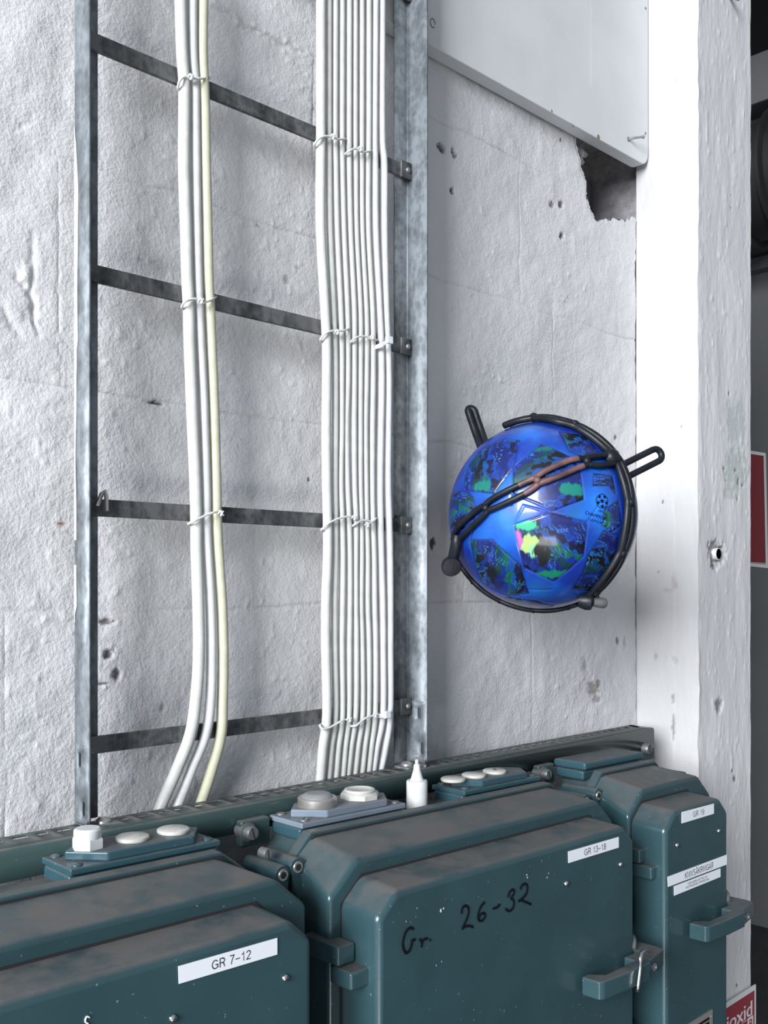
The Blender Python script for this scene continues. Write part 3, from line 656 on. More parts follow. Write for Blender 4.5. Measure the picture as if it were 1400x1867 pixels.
def zip_tie(a, b, head, where):
    p = at(*a, .8015); q = at(*b, .8015); n = MB(); up = Vector((0, 0, .0022))
    P = [Vector((p.x + .006, .8132, p.z)), Vector((p.x, .804, p.z)), p.lerp(q, .2) + Vector((0, -.0035, 0)), p.lerp(q, .5) + Vector((0, -.004, 0)), p.lerp(q, .85) + Vector((0, -.0035, 0)), Vector((q.x, .804, q.z)), Vector((q.x - .004, .8132, q.z))]
    loops = [[v_ - up, v_ - up + Vector((0, .0009, 0)), v_ + up + Vector((0, .0009, 0)), v_ + up] for v_ in P]; n.loft(loops)
    o = n.build('nylon_tie', M_nyl, smooth=30); tag(o, where, 'cable tie', 'flat nylon ties')
    c = at(*head, .796); MB().box(c.x - .0045, c.x + .0045, c.y - .002, c.y + .003, c.z - H - .0042, c.z - H + .0042).build('tie_head', M_nyl, o, bevel=.001)
zip_tie((688, 632), (711, 618), (710, 620), 'flat translucent nylon tie with square head at the second rung')
zip_tie((689, 1306), (715, 1296), (706, 1303), 'flat bluish nylon tie round the two right cables at the lowest rung')

# ------------------------------------------------------------ slotted rail
RX0, RX1, RY0, RY1 = -.02, 1.331, .774, .813
rt = lambda x: -.2145 - .0057 * (x - .35)
ro = tag(empty('mounting_rail', (.65, .79, H - .25)), 'long dusty green slotted steel rail along the wall behind the cabinets', 'rail')
rail = MB(); slots = []; x = RX0 + .012; k = 0
while x < RX1 - .03:
    slots.append((x, .8015, .0152 if k % 2 else .0110, .0068)); x += .0195; k += 1
slotted(lambda u, v: Vector((u, v, H + rt(u))), RX0, RX1, RY0 + .004, RY1, slots, rail)
arc = [(RY0 + .004 - .004 * math.sin(a), -.004 + .004 * math.cos(a)) for a in (0, .5, 1.0, math.pi / 2)] + [(RY0, -.026)]
for (a, b) in zip(arc[:-1], arc[1:]):
    rail.add([(RX0, a[0], H + rt(RX0) + a[1]), (RX1, a[0], H + rt(RX1) + a[1]), (RX1, b[0], H + rt(RX1) + b[1]), (RX0, b[0], H + rt(RX0) + b[1])], [(0, 1, 2, 3)])
inn = MB(); inn.box(RX0, RX1 - .003, RY0 + .004, RY1, -.2400, -.2385); inn.box(RX0, RX1 - .003, RY1 - .001, RY1 + .0005, -.2400, -.2225); inn.build('rail_shade_lining', M_black, ro)  # black plates paint in the shade seen through the slots
o = merge(rail.build('slotted_channel', M_rail, ro, smooth=50)); solid(o, .0008, 0)
br = MB(); br.box(1.302, 1.331, RY0 - .001, .805, rt(1.33) - .046, rt(1.33) - .030); br.box(1.20, 1.300, RY0 + .004, .800, rt(1.33) - .046, rt(1.33) - .0275)
br.build('end_bracket', M_rail, ro, bevel=.001)
for x in (.1, .9, 1.2): MB().box(x - .015, x + .015, .8125, .8515, -.255, rt(x) - .020).build('wall_bracket', M_rail, ro, bevel=.001)
def slot_screw(c, r, hgt, parent, name='screw', axis=(0, -1, 0), m=None, ang=.9, dome=False):
    c = Vector(c); ax = Vector(axis).normalized(); b = MB()
    prof = [(r, 0), (r, hgt * .75), (r * .86, hgt)] if not dome else [(r, 0), (r * .92, hgt * .45), (r * .6, hgt * .85), (r * .1, hgt)]
    b.lathe(c, ax, prof, 20)
    u = ax.orthogonal().normalized(); v = ax.cross(u); s = u * math.cos(ang) + v * math.sin(ang); w_ = ax.cross(s)
    t = c + ax * (hgt * 1.005); L = r * .85; q = r * .11
    b.prism([t + s * L + w_ * q, t - s * L + w_ * q, t - s * L - w_ * q, t + s * L - w_ * q], ax * .0001, 1)
    return b.build(name, [m or M_bolt, M_black], parent, smooth=40)
p = at(1184, 1366, .765); slot_screw((p.x, .774, p.z), .0085, .010, ro, 'rail_bolt')

# ------------------------------------------------------------ fuse cabinets
ZB = -.78
def octo(y, xl, xr, zt, cl, cr, zb=ZB, fc=None):
    """octagon: cut corners (dx, dz) at the two top corners; plain cut at the bottom"""
    def P(x, z): return Vector((x, y, H + z + sx(x)))
    return [P(xl, zb + cl[1]), P(xl, zt - cl[1]), P(xl + cl[0], zt), P(xr - cr[0], zt), P(xr, zt - cr[1]), P(xr, zb + cr[1]), P(xr - cr[0], zb), P(xl + cl[0], zb)]
def dz(a): return a
def cabinet(label, L, R, door, cutR=.033, flR=None, boxes=()):
    root = tag(empty('fuse_cabinet', ((L + R) / 2, .69, H + ZB)), label, 'cabinet', 'cast fuse cabinets on the rail')
    # rear case, flange, cover, ring
    rc = MB(); rc.loft([octo(.768, L + .006, R - .008, -.2445, (.030, .030), (.030, .030)), octo(.725, L + .004, R - .006, -.2450, (.032, .032), (.032, .032)), octo(.714, L + .010, R - .012, -.246, (.032, .032), (.032, .032))])
    rc.build('rear_case', M_teal, root, bevel=.004, bseg=3)
    fl = MB(); fl.loft([octo(.7145, L + .004, R - .010, -.2335, (.022, .022), (.040, .030)), octo(.7015, L + .004, R - .010, -.2340, (.022, .022), (.040, .030))])
    fl.build('flange', M_teal, root, bevel=.002, bseg=3)
    gk = MB(); gk.loft([octo(.7015, L + .0068, R - .0116, -.2368, (.022, .022), (.042, .032)), octo(.7000, L + .0068, R - .0116, -.2368, (.022, .022), (.040, .030))]); gk.build('gasket', M_black, root)
    cv = MB()
    cv.loft([octo(.708, L + .008, R - .012, -.2370, (.018, .016), (.046, .033)), octo(.6465, L, R, -.2488, (.033, .029), (.033, .028))])
    cover = cv.build('cover', M_teal, root, bevel=.005, bseg=4)
    # door with a dark seam
    dl, dr = door
    g2 = MB(); g2.loft([octo(.6500, dl - .0022, dr + .0022, -.2624, (.024, .022), (.024, .022)), octo(.6457, dl - .0022, dr + .0022, -.2624, (.024, .022), (.024, .022))]); g2.build('door_gasket', M_black, root)
    dm = MB(); dm.loft([octo(.656, dl - .0008, dr + .0008, -.2640, (.023, .020), (.022, .020)), octo(.600, dl, dr, -.2672, (.0215, .0195), (.0215, .0195))])
    dr_ = dm.build('door', M_teal, root, bevel=.0065, bseg=5)
    # hinge knuckles, upper pair and a lower pair
    for zo in (0, -.215):
        hb = MB(); hb.box(L - .007, L + .0135, .627, .665, -.3300 + zo, -.3130 + zo, shear=True); hb.box(L - .007, L + .006, .66, .675, -.3300 + zo, -.3130 + zo, shear=True)
        hb.build('hinge_knuckle', M_teal, root, bevel=.0025, bseg=3)
        hb = MB(); hb.box(L - .006, L + .0245, .612, .640, -.3470 + zo, -.3312 + zo, shear=True); hb.build('hinge_knuckle', M_teal, root, bevel=.0030, bseg=3)
    # clamp bosses with socket screws beside the flange
    for X, s in ((L + .0005, 1), (R + .0078, -1)):
        zc = (-.2585 if s > 0 else -.2625) + sx(X); b = MB(); b.lathe((X, .690, H + zc), (0, 1, 0), [(.0080, 0), (.0086, .002), (.0086, .050)], 24)
        b.prism([(X - .0080, .6905, H + zc + .002), (X + .0070, .6905, H + zc + .0045), (X + .0080 + (.013 if s > 0 else 0), .6905, H + zc + .003), (X + .004, .6905, H + zc - .030), (X + .001, .6905, H + zc - .030)], (0, .024, 0))
        bo = b.build('clamp_boss', M_teal, root, smooth=40)
        sc = MB(); sc.lathe((X, .6888, H + zc), (0, 1, 0), [(.0034, 0.0002), (.0050, 0), (.0054, .0006), (.0054, .002)], 20, 0)
        sc.lathe((X, .6885, H + zc), (0, 1, 0), [(.0033, 0), (.0033, .0006)], 6, 1); sc.build('socket_screw', [M_steel, M_black], bo)
    return root, cover, dr_
def handle(root, X, zt):
    """lever handle: grip, arm and the latch block that wraps round the door edge; X = left end of grip"""
    def P(x, y, z): return Vector((x, y, H + z + sx(x)))
    plan = [(X, .5965), (X + .001, .5755), (X + .006, .5725), (X + .050, .5690), (X + .092, .5690), (X + .096, .5720), (X + .140, .5800), (X + .142, .5900), (X + .140, .640), (X + .112, .640), (X + .1115, .597), (X + .083, .597), (X + .083, .583), (X + .024, .583), (X + .012, .5965)]
    hb = MB(); n = len(plan)
    hb.prism([P(x, y, zt - .0195) for x, y in plan], (0, 0, .0195))
    h = hb.build('handle', M_teal, root, bevel=.0018, bseg=3)
    MB().lathe(P(X + .108, .5735, zt - .011), (.1, -1, 0), [(.0046, 0), (.0048, .001), (.0030, .0014), (.0026, -.001)], 16).build('pivot_pin', M_bolt, h)
    hk = MB(); hk.tube(spline([P(X + .108, .600, zt + .002), P(X + .118, .606, zt + .010), P(X + .130, .620, zt + .009), P(X + .136, .636, zt + .001)], 4), .0030, 8)
    hk.build('latch_spring', M_bolt, h); return h
def tbox(root, X, style, caps):
    """cable entry box on top of the case; X = left end"""
    def Z(x): return -.2288 + sx(x)
    W_ = .141
    b = MB(); b.box(X - .0005, X + W_, .7235, .768, -.2470, -.2350, shear=True)
    base = b.build('entry_box', M_teal2, root, bevel=.003, bseg=3)
    mt = M_greyp if style == 'grey' else M_teal2
    b = MB(); b.box(X - .0005, X + W_, .7205, .771, -.2350, -.2292, shear=True)
    if style == 'plain':
        b = MB(); b.box(X - .0005, X + W_, .7205, .771, -.2345, -.2240, shear=True); b.build('lid', mt, base, bevel=.0035, bseg=3)
    else:
        pl_ = [(X + .033, .7222), (X + W_ - .026, .7222), (X + W_ - .006, .747), (X + W_ - .024, .7695), (X + .030, .7695), (X + .008, .748)]
        b.prism([Vector((x, y, H - .2294 + sx(x))) for x, y in pl_], (0, 0, .0078))
        b.build('lid', mt, base, bevel=.0016, bseg=3)
        for (qx, qy) in ((X + .009, .7285), (X + .009, .7640), (X + W_ - .009, .7285), (X + W_ - .009, .7640)):
            slot_screw((qx, qy, H - .2290 + sx(qx)), 0.0048, .0024, base, 'lid_screw', (0, 0, 1), M_bolt if style == 'grey' else M_teal2, random.uniform(0, 3), True)
    top = -.2216
    for (x, y, kind) in caps:
        z = H + top + sx(x); c = (x, y, z); g = MB()
        if kind == 'disc': g.lathe(c, (0, 0, 1), [(.0138, 0), (.0143, .0012), (.0140, .0028), (.0128, .0036)], 32); g.box(x - .006, x + .006, y - .0006, y + .0006, z - H + .0034, z - H + .0038); m_ = M_cap
        if kind == 'discdark': g.lathe(c, (0, 0, 1), [(.0138, 0), (.0143, .0012), (.0140, .0028), (.0128, .0036)], 32); m_ = M_cap
        if kind == 'nut':
            g.lathe(c, (0, 0, 1), [(.0128, 0), (.0128, .0075), (.0118, .0088)], 6, rot=.45); g.lathe((x, y, z + .0075), (0, 0, 1), [(.0105, 0), (.0112, .002), (.0110, .0075), (.0095, .0090)], 32); m_ = M_white
        if kind == 'bignut':
            g.lathe(c, (0, 0, 1), [(.0205, 0), (.0205, .0048), (.0185, .0066)], 8, rot=.3); g.lathe((x, y, z + .0060), (0, 0, 1), [(.0160, 0), (.0163, .0020), (.0155, .0032), (.0130, .0034), (.0120, .0026)], 36); m_ = M_cap
        if kind == 'metal':
            g.lathe(c, (0, 0, 1), [(.0192, 0), (.0196, .0015), (.0196, .0078), (.0185, .0090), (.0165, .0091)], 36); m_ = M_steel
        o = g.build('blanking_plug', m_, base, smooth=40)
        if kind == 'metal': 
            MB().lathe((x, y, z + .0082), (0, 0, 1), [(.0158, 0), (.0158, .0014), (.0125, .0042), (.0110, .0046)], 36).build('plug_cap', M_capg, base, smooth=40); o['label'] = 'steel threaded ring'
        if kind == 'discdark': MB().box(x - .0012, x + .0016, y - .002, y + .002, z - H + .0036, z - H + .0042).build('plug_mark', M_black, base)
    return base
def lug(root, X, s):
    """mounting ear with a slotted bolt on the rail"""
    zc = -.2385 + sx(X)
    b = MB(); b.box(X - .004, X + .031, .7625, .7735, zc - .016, zc + .0095); o = b.build('mounting_ear', M_rail, root, bevel=.003, bseg=3)
    MB().lathe((X, .7720, H + zc), (0, -1, 0), [(.0062, 0), (.0062, .013), (.0088, .013), (.0088, .0150)], 24).build('washer', M_bolt, o)
    slot_screw((X, .7572, H + zc), .0068, .0080, o, 'bolt', m=M_bolt, ang=1.1)
def capxy(px, py): p = atZ(px, py, -.2185); return p.x, p.y
# left cabinet
c1, cov1, d1 = cabinet('large teal cast cabinet at the left, labelled GR 7-12', .0927, .5446, (.108, .5108))
p = [capxy(166, 1550), capxy(248, 1533), capxy(324, 1518)]
tbox(c1, .3663, 'teal', [(p[0][0], .745, 'nut'), (p[1][0], .745, 'disc'), (p[2][0], .745, 'disc')])
lug(c1, .120, 1)
c2, cov2, d2 = cabinet('large teal cast cabinet in the middle with handwriting Gr. 26-32, labelled GR 13-18', .5690, 1.0197, (.5837, .9899))
tbox(c2, .6004, 'grey', [(.6395, .7445, 'metal'), (.6975, .7450, 'bignut')])
p = [capxy(852, 1416), capxy(892.5, 1408), capxy(931.5, 1400)]
tbox(c2, .8352, 'teal', [(p[0][0], .7435, 'disc'), (p[1][0], .7445, 'disc'), (p[2][0], .7450, 'discdark')])
lug(c2, at(459, 1522, .752).x, 1)
handle(c2, .879, -.4120)
c3, cov3, d3 = cabinet('narrow teal cast cabinet at the right beside the pillar, labelled GR 19', 1.0530, 1.2600, (1.0590, 1.2165))
tbox(c3, 1.0708, 'plain', [])
lug(c3, at(998, 1408, .752).x, 1)
handle(c3, 1.107, -.4060)
# small screw between the two left cabinets
p = at(492, 1558, .70); slot_screw((p.x, .712, p.z), .0048, .010, c1, 'clamp_screw', m=M_bolt)
# lock wire hanging from the middle handle
def P3(px, py, Y): return at(px, py, Y)
hw = MB(); pts = [P3(1183, 1736, .588), P3(1176, 1733, .576), P3(1168, 1741, .5665), P3(1167, 1765, .565), P3(1162, 1809, .5645)]
hw.tube(spline(pts, 4), .0020, 10)
tag(hw.build('lock_pin', M_chrome, smooth=180), 'thin bright steel hooked pin hanging from the handle of the middle cabinet', 'pin')
# door screws
for d_, pp in ((d1, [(520, 1783), (315, 1857)]), (d2, [(1032, 1611), (1131, 1576)]), (d3, [(1234, 1541), (1310, 1515)])):
    for (px, py) in pp:
        q = at(px, py, .5995); slot_screw(q, .0030, .0024, d_, 'screw', m=M_chrome, ang=.4, dome=True)
# printed strips
def strip(parent, pl0, pr0, pl1, pr1, lines, Y=.5996, name='label_strip'):
    a, b, c, d = [at(*p, Y) for p in (pl0, pr0, pr1, pl1)]
    m = MB(); m.prism([a, b, c, d], (0, -.0004, 0), 0)
    ux = (b - a).normalized(); wd = (b - a).length
    for s, u, v, hgt, wfrac in lines:
        cc = (a.lerp(b, u)).lerp(d.lerp(c, u), v)
        stroke_text(m, s, cc, ux, hgt, wd * wfrac, (0, -.0006, 0), 1, .105 if hgt > .004 else .14)
    return m.build(name, [M_tape, M_ink], parent, smooth=None)
strip(d1, (324.5, 1761.5), (505, 1709.7), (325.7, 1793.7), (505, 1740), [('GR 7–12', .515, .50, .0066, .395)])
strip(d2, (1035.5, 1552.4), (1127.5, 1525.6), (1036, 1573.5), (1127.5, 1545.2), [('GR 13–18', .515, .50, .0066, .43)])
strip(d3, (1242.4, 1480.5), (1301, 1465), (1242.4, 1501.3), (1301, 1483.5), [('GR 19', .51, .50, .0066, .34)])
strip(d3, (1216.6, 1598.5), (1324.6, 1558.0), (1217.5, 1617.0), (1324.6, 1576.0), [('KNIVSÅKRINGAR', .51, .52, .0074, .48)])
strip(d3, (1228.3, 1615.5), (1313.0, 1583.0), (1228.6, 1633.0), (1313.0, 1598.7), [('FÅR BARA BYTAS AV', .49, .32, .0026, .42), ('INSTRUERAD PERSONAL', .49, .66, .0026, .51)], Y=.5992)
# rating plate
a = at(1298, 1840, .5995); rp = MB(); x1 = a.x; z1 = a.z - H; x0 = x1 - .062
rp.box(x0, x1, .5985, .6, z1 - .04, z1)
for k in range(6): rp.box(x0 + .006 + (k == 0) * .006, x1 - .010, .5981, .5986, z1 - .0095 - .0055 * k, z1 - .0065 - .0055 * k, 1)
rp.build('rating_plate', [M_plate, M_ink], d3)
MB().lathe(at(1296, 1853, .5984), (0, -1, 0), [(.0014, 0), (.0008, .0008)], 10).build('plate_rivet', M_chrome, d3)
# handwriting on the middle door
def pen(strokes, parent):
    m = MB()
    for s in strokes:
        pts = [at(440 + x / 2.5, 1360 + y / 2.5, .5993) for x, y in s]
        if len(pts) > 2: pts = spline(pts, 4)
        m.tube(pts, .00135, 6, flat=.2)
    m.build('handwriting', M_ink, parent, smooth=180)
HW = ([[(784, 835), (768, 829), (748, 850), (736, 890), (738, 925), (750, 944), (766, 932), (775, 905), (778, 888)], [(772, 890), (792, 882)],
     [(812, 880), (822, 897), (820, 918)], [(820, 900), (832, 882), (848, 878)], [(858, 884), (862, 887)],
     [(1003, 765), (1006, 742), (1020, 728), (1034, 738), (1034, 765), (1022, 800), (1006, 834), (1014, 826), (1036, 820), (1056, 826)],
     [(1108, 712), (1090, 735), (1078, 770), (1082, 795), (1098, 795), (1110, 778), (1106, 762), (1090, 768), (1082, 785)],
     [(1146, 742), (1164, 736), (1178, 722)],
     [(1214, 690), (1224, 664), (1238, 655), (1243, 670), (1228, 695), (1238, 700), (1242, 725), (1230, 748), (1214, 752), (1204, 742)],
     [(1272, 655), (1276, 640), (1292, 628), (1303, 640), (1300, 668), (1284, 692), (1262, 708), (1276, 704), (1296, 712), (1320, 722)]])
pen(HW[:5], d2); pen(HW[5:], d2)
# chips in the enamel
ch = MB()
for (px, py, r) in [(803, 1660, .0016), (808, 1656, .0010), (961, 1600, .0009), (960, 1595, .0008), (997, 1600, .0008), (1000, 1592, .0006), (760, 1656, .0006), (795, 1760, .0007), (805, 1753, .0005), (740, 1680, .0005)]:
    q = at(px, py, .5996); vs = [q + Vector((math.cos(a) * r * random.uniform(.6, 1.3), -.0002, math.sin(a) * r * random.uniform(.6, 1.6))) for a in [k * 1.05 for k in range(6)]]
    ch.add(vs, [tuple(range(6))])
tag(ch.build('enamel_chips', M_signw, d2), kind='stuff')
q = at(158, 1862, .5994); MB().tube(spline([q + Vector((.002, 0, .002)), q + Vector((0, 0, .003)), q + Vector((-.001, 0, 0)), q + Vector((.001, 0, -.002)), q + Vector((0, 0, -.005))], 4), .0006, 6).build('paint_mark', M_tape, d1)

# ------------------------------------------------------------ small white nozzle bottle
bc = at(760, 1474, .742); bz = -.2466 + sx(bc.x) ; c = (bc.x, bc.y, H + bz)
bt = tag(empty('nozzle_bottle', c), 'small white plastic bottle with a conical nozzle standing on the middle cabinet', 'bottle')
MB().lathe(c, (0, 0, 1), [(.0105, 0), (.0115, .0008), (.0115, .0320), (.0108, .0332), (.0080, .0335), (.0076, .034)], 32).build('body', M_white, bt, smooth=40)
MB().lathe((c[0], c[1], c[2] + .0335), (0, 0, 1), [(.0080, 0), (.0066, .0020), (.0040, .0110), (.0033, .0165), (.0030, .0172)], 28).build('nozzle', M_white, bt, smooth=60)
MB().lathe((c[0], c[1], c[2] +  .0505), (0, 0, 1), [(.0020, 0), (.0022, .0012), (.0022, .0048), (.0015, .0056)], 18).build('metal_tip', mat('matt_silver', (.62, .62, .60, 1), .4, .4), bt, smooth=40)

# ------------------------------------------------------------ lower red sign on the pillar
Y = PY0 - .006
a = at(1378, 1794.8, Y); sw, sh = .30, .20
x1, z1 = a.x, a.z - H; x0 = x1 - sw
s = MB(); slope = .0
s.box(x0, x1, Y, Y + .002, z1 - sh, z1)
sg2 = s.build('dioxide_sign', M_signw); tag(sg2, 'red and white sign with the word Koldioxid, low on the pillar behind the right cabinet', 'sign')
MB().box(x0 + .0065, x1 - .0065, Y - .0006, Y, z1 - sh + .0065, z1 - .0080).build('red_field', M_red, sg2)
t = MB(); tw = .178
put_text(t, 'Koldioxid', (x1 - .0165 - tw / 2, Y - .0006, H + z1 - .0330), (1, 0, 0), .0240, tw, (0, -.0004, 0), 0, bold=.0009); t.build('lettering', M_signw, sg2, smooth=None)
t = MB(); bx = x1 - .0215; bzz = z1 - .058
t.box(bx - .010, bx + .0095, Y - .0010, Y - .0006, bzz - .012, bzz + .011, 0); put_text(t, 'B', (bx, Y - .0011, H + bzz), (1, 0, 0), .0155, .0105, (0, -.0003, 0), 1, bold=.0006)
t.build('class_mark', [M_signw, M_red], sg2, smooth=None)
t = MB(); bx -= .023
for (xa, xb, za, zb_) in ((bx - .008, bx + .008, bzz + .0095, bzz + .0105), (bx - .008, bx - .007, bzz - .012, bzz + .0105)): t.box(xa, xb, Y - .0010, Y - .0006, za, zb_)
put_text(t, 'A', (bx, Y - .0008, H + bzz), (1, 0, 0), .013, .009, (0, -.0003, 0), 0); t.build('class_mark', M_signw, sg2, smooth=None)

# ------------------------------------------------------------ football
BR = .110; T_ = 1.165
d = ray(988, 940); BC = Vector((d[0] * T_, d[1] * T_, H + d[2] * T_))
AX = (Vector((0, 0, H)) - BC).normalized(); BU = AX.cross(Vector((0, 0, 1))).normalized() * -1; BV = BU.cross(AX).normalized() * -1
if BV.z < 0: BV = -BV
if BU.dot(Vector((FY, -FX, 0))) < 0: BU = -BU
def onball(px, py, rad):
    o = Vector((0, 0, H)); dd = Vector(ray(px, py)).normalized(); oc = o - BC; b = oc.dot(dd); cc = oc.dot(oc) - rad * rad; disc = b * b - cc
    if disc < 0: p = o + dd * (-b); return BC + (p - BC).normalized() * max(rad, 0)
    return o + dd * (-b - math.sqrt(disc))
def crop(x, y): return 760 + x / 2.8, 700 + y / 2.8
def azi(p):
    n = (p - BC).normalized(); c = max(-1, min(1, n.dot(AX))); th = math.acos(c); u = n.dot(BU); v = n.dot(BV); l = math.hypot(u, v) or 1; return (u / l * th, v / l * th)
def caz(x, y): return azi(onball(*crop(x, y), BR))
def fromaz(a, b, rad):
    th = math.hypot(a, b)
    if th < 1e-9: return BC + AX * rad
    return BC + (AX * math.cos(th) + (BU * a + BV * b) / th * math.sin(th)) * rad
NR, NS = 270, 720
TH = np.linspace(0, math.pi, NR)[:, None] + np.zeros((1, NS)); PH = np.linspace(0, 2 * math.pi, NS)[None] + np.zeros((NR, 1))
A = TH * np.cos(PH); B = TH * np.sin(PH)
back = TH > math.pi * .56                      # far side repeats the print, mirrored
A2 = np.where(back, (math.pi - TH) * np.cos(PH + 1), A); B2 = np.where(back, (math.pi - TH) * np.sin(PH + 1), B)
patches = [[(495, 720), (690, 655), (870, 705), (850, 880), (700, 1010), (545, 935)],
           [(490, 430), (640, 305), (795, 378), (830, 430), (852, 590), (700, 645), (488, 560)],
           [(240, 480), (270, 400), (345, 325), (450, 278), (525, 285), (490, 430), (395, 562), (245, 540)],
           [(172, 560), (250, 552), (285, 580), (300, 640), (290, 700), (225, 745), (172, 740)],
           [(270, 800), (385, 795), (530, 930), (572, 1072), (455, 1076), (330, 1010)],
           [(880, 870), (955, 752), (1032, 775), (1005, 900), (895, 1055), (793, 1050), (850, 960)],
           [(730, 245), (860, 265), (930, 345), (860, 375), (780, 340)],
           [(455, 1085), (600, 1105), (700, 1130), (600, 1150), (480, 1125)],
           [(905, 455), (1000, 470), (1015, 560), (980, 520), (900, 520)],
           [(960, 640), (1030, 600), (1045, 720), (990, 760), (950, 720)]]
RAND = [(.004, .010, .09), (.003, .006, .035), (.003, .045, .12), (.004, .018, .20), (.005, .035, .24), (.002, .003, .006), (.003, .085, .060), (.004, .012, .12), (.003, .02, .16), (.004, .05, .22), (.002, .03, .04)]
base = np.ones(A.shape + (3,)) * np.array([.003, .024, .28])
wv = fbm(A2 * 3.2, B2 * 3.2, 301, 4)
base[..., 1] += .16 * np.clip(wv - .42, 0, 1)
for (cx_, cy_, r_) in ((430, 700, 120), (900, 600, 110), (560, 240, 90), (400, 470, 60), (620, 1060, 90), (800, 700, 60)):  # lighter glow of the iridescent skin painted into the blue base
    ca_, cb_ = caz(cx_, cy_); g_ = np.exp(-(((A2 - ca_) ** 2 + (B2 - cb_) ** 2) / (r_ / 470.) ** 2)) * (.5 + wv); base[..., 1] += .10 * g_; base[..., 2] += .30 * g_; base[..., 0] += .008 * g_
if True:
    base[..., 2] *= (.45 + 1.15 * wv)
colb = np.clip(base, .004, .9); hgt_ = np.zeros(A.shape)
warpx = A2 + (fbm(A2 * 9, B2 * 9, 311, 3) - .5) * .14; warpy = B2 + (fbm(A2 * 9, B2 * 9, 312, 3) - .5) * .14
for ip, pp in enumerate(patches):
    az = [caz(*q) for q in pp]
    ins = poly_mask(A2, B2, az)
    if ip == 0:
        for kx in range(7):
            aa = kx * .9 + .35; rr0 = 1.72; ca0, cb0 = rr0 * math.cos(aa), rr0 * math.sin(aa); ring5 = [(ca0 + .36 * math.cos(aa + q_ * 1.2566), cb0 + .36 * math.sin(aa + q_ * 1.2566)) for q_ in range(5)]
            ins = ins | (poly_mask(A, B, ring5) & (np.hypot(A, B) > 1.38))
    # angular shards, directional
    th = .5 + ip * 1.3; ca, sa = math.cos(th), math.sin(th)
    s1 = warpx * ca + warpy * sa; s2 = -warpx * sa + warpy * ca
    cell = (np.floor(s1 * 15 + .6 * np.floor(s2 * 4.3)).astype(int) * 7 + np.floor(s2 * 5.5 + .35 * np.floor(s1 * 7)).astype(int) * 13 + ip * 5)
    idx = (np.abs(cell * 2654435761) >> 7) % len(RAND)
    cc = np.array(RAND)[idx]
    fine = vnoise(s1 * 90, s2 * 30, 330); cc = cc * (.65 + .7 * fine)[..., None]
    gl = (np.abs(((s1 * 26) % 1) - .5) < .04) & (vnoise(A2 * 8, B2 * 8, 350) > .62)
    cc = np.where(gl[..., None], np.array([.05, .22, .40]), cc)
    colb = np.where(ins[..., None], cc, colb)
    # seam around every patch
    for i in range(len(az)):
        (x0, y0), (x1, y1) = az[i], az[(i + 1) % len(az)]; L2 = (x1 - x0) ** 2 + (y1 - y0) ** 2
        t = np.clip(((A2 - x0) * (x1 - x0) + (B2 - y0) * (y1 - y0)) / L2, 0, 1); dd = np.hypot(A2 - x0 - t * (x1 - x0), B2 - y0 - t * (y1 - y0))
        e = np.exp(-(dd / .010) ** 2); hgt_ = np.maximum(hgt_, e); colb = colb * (1 - .45 * np.exp(-(dd / .006) ** 2))[..., None]
for (cx_, cy_, rx_, ry_, c_) in ((572, 815, 44, 44, (.34, .62, .16)), (610, 855, 34, 34, (.22, .60, .30)), (520, 790, 24, 46, (.42, .12, .38)), (560, 720, 60, 26, (.02, .38, .20)), (640, 870, 40, 60, (.004, .005, .008)), (690, 970, 90, 26, (.004, .16, .09)), (500, 1050, 70, 20, (.01, .22, .12)), (335, 520, 60, 30, (.004, .15, .12)), (310, 450, 30, 60, (.004, .006, .012)), (380, 970, 30, 70, (.004, .006, .012)), (740, 360, 60, 24, (.004, .006, .012)), (790, 540, 60, 30, (.004, .15, .12)), (640, 330, 50, 20, (.004, .10, .09))):  # bright green and pink spots paint in the glinting reflection; the others are print
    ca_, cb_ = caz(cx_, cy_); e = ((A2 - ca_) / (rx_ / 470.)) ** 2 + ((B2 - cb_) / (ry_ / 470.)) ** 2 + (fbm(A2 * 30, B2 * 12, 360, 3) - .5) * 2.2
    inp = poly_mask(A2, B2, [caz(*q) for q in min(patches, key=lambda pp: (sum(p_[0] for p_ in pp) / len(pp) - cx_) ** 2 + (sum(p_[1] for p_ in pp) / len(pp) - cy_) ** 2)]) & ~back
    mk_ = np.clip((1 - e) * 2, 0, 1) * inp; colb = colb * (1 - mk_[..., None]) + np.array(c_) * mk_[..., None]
# darker star points between the patches
for ln in [[(495, 720), (545, 620), (800, 690)], [(480, 560), (480, 620)], [(545, 935), (560, 1050), (690, 1050)], [(870, 705), (945, 590)], [(270, 800), (330, 620)], [(525, 285), (640, 305)]]:
    az = [caz(*q) for q in ln]
    for (x0, y0), (x1, y1) in zip(az[:-1], az[1:]):
        L2 = (x1 - x0) ** 2 + (y1 - y0) ** 2; t = np.clip(((A2 - x0) * (x1 - x0) + (B2 - y0) * (y1 - y0)) / L2, 0, 1); dd = np.hypot(A2 - x0 - t * (x1 - x0), B2 - y0 - t * (y1 - y0))
        hgt_ = np.maximum(hgt_, np.exp(-(dd / .009) ** 2)); colb = colb * (1 - .25 * np.exp(-(dd / .007) ** 2))[..., None]
rr = BR - hgt_ * .0009
D = np.array(AX)[None, None] * np.cos(TH)[..., None] + (np.array(BU)[None, None] * np.cos(PH)[..., None] + np.array(BV)[None, None] * np.sin(PH)[..., None]) * np.sin(TH)[..., None]
P = D * rr[..., None]
def ballmat(nt, b):
    a = N(nt, 'ShaderNodeVertexColor'); a.layer_name = 'Col'; nt.links.new(a.outputs[0], b.inputs['Base Color'])
    b.inputs['Roughness'].default_value = .38; b.inputs['Coat Weight'].default_value = .55; b.inputs['Coat Roughness'].default_value = .10
    bump(nt, b, noise(nt, 700, 2), .06, .0008)
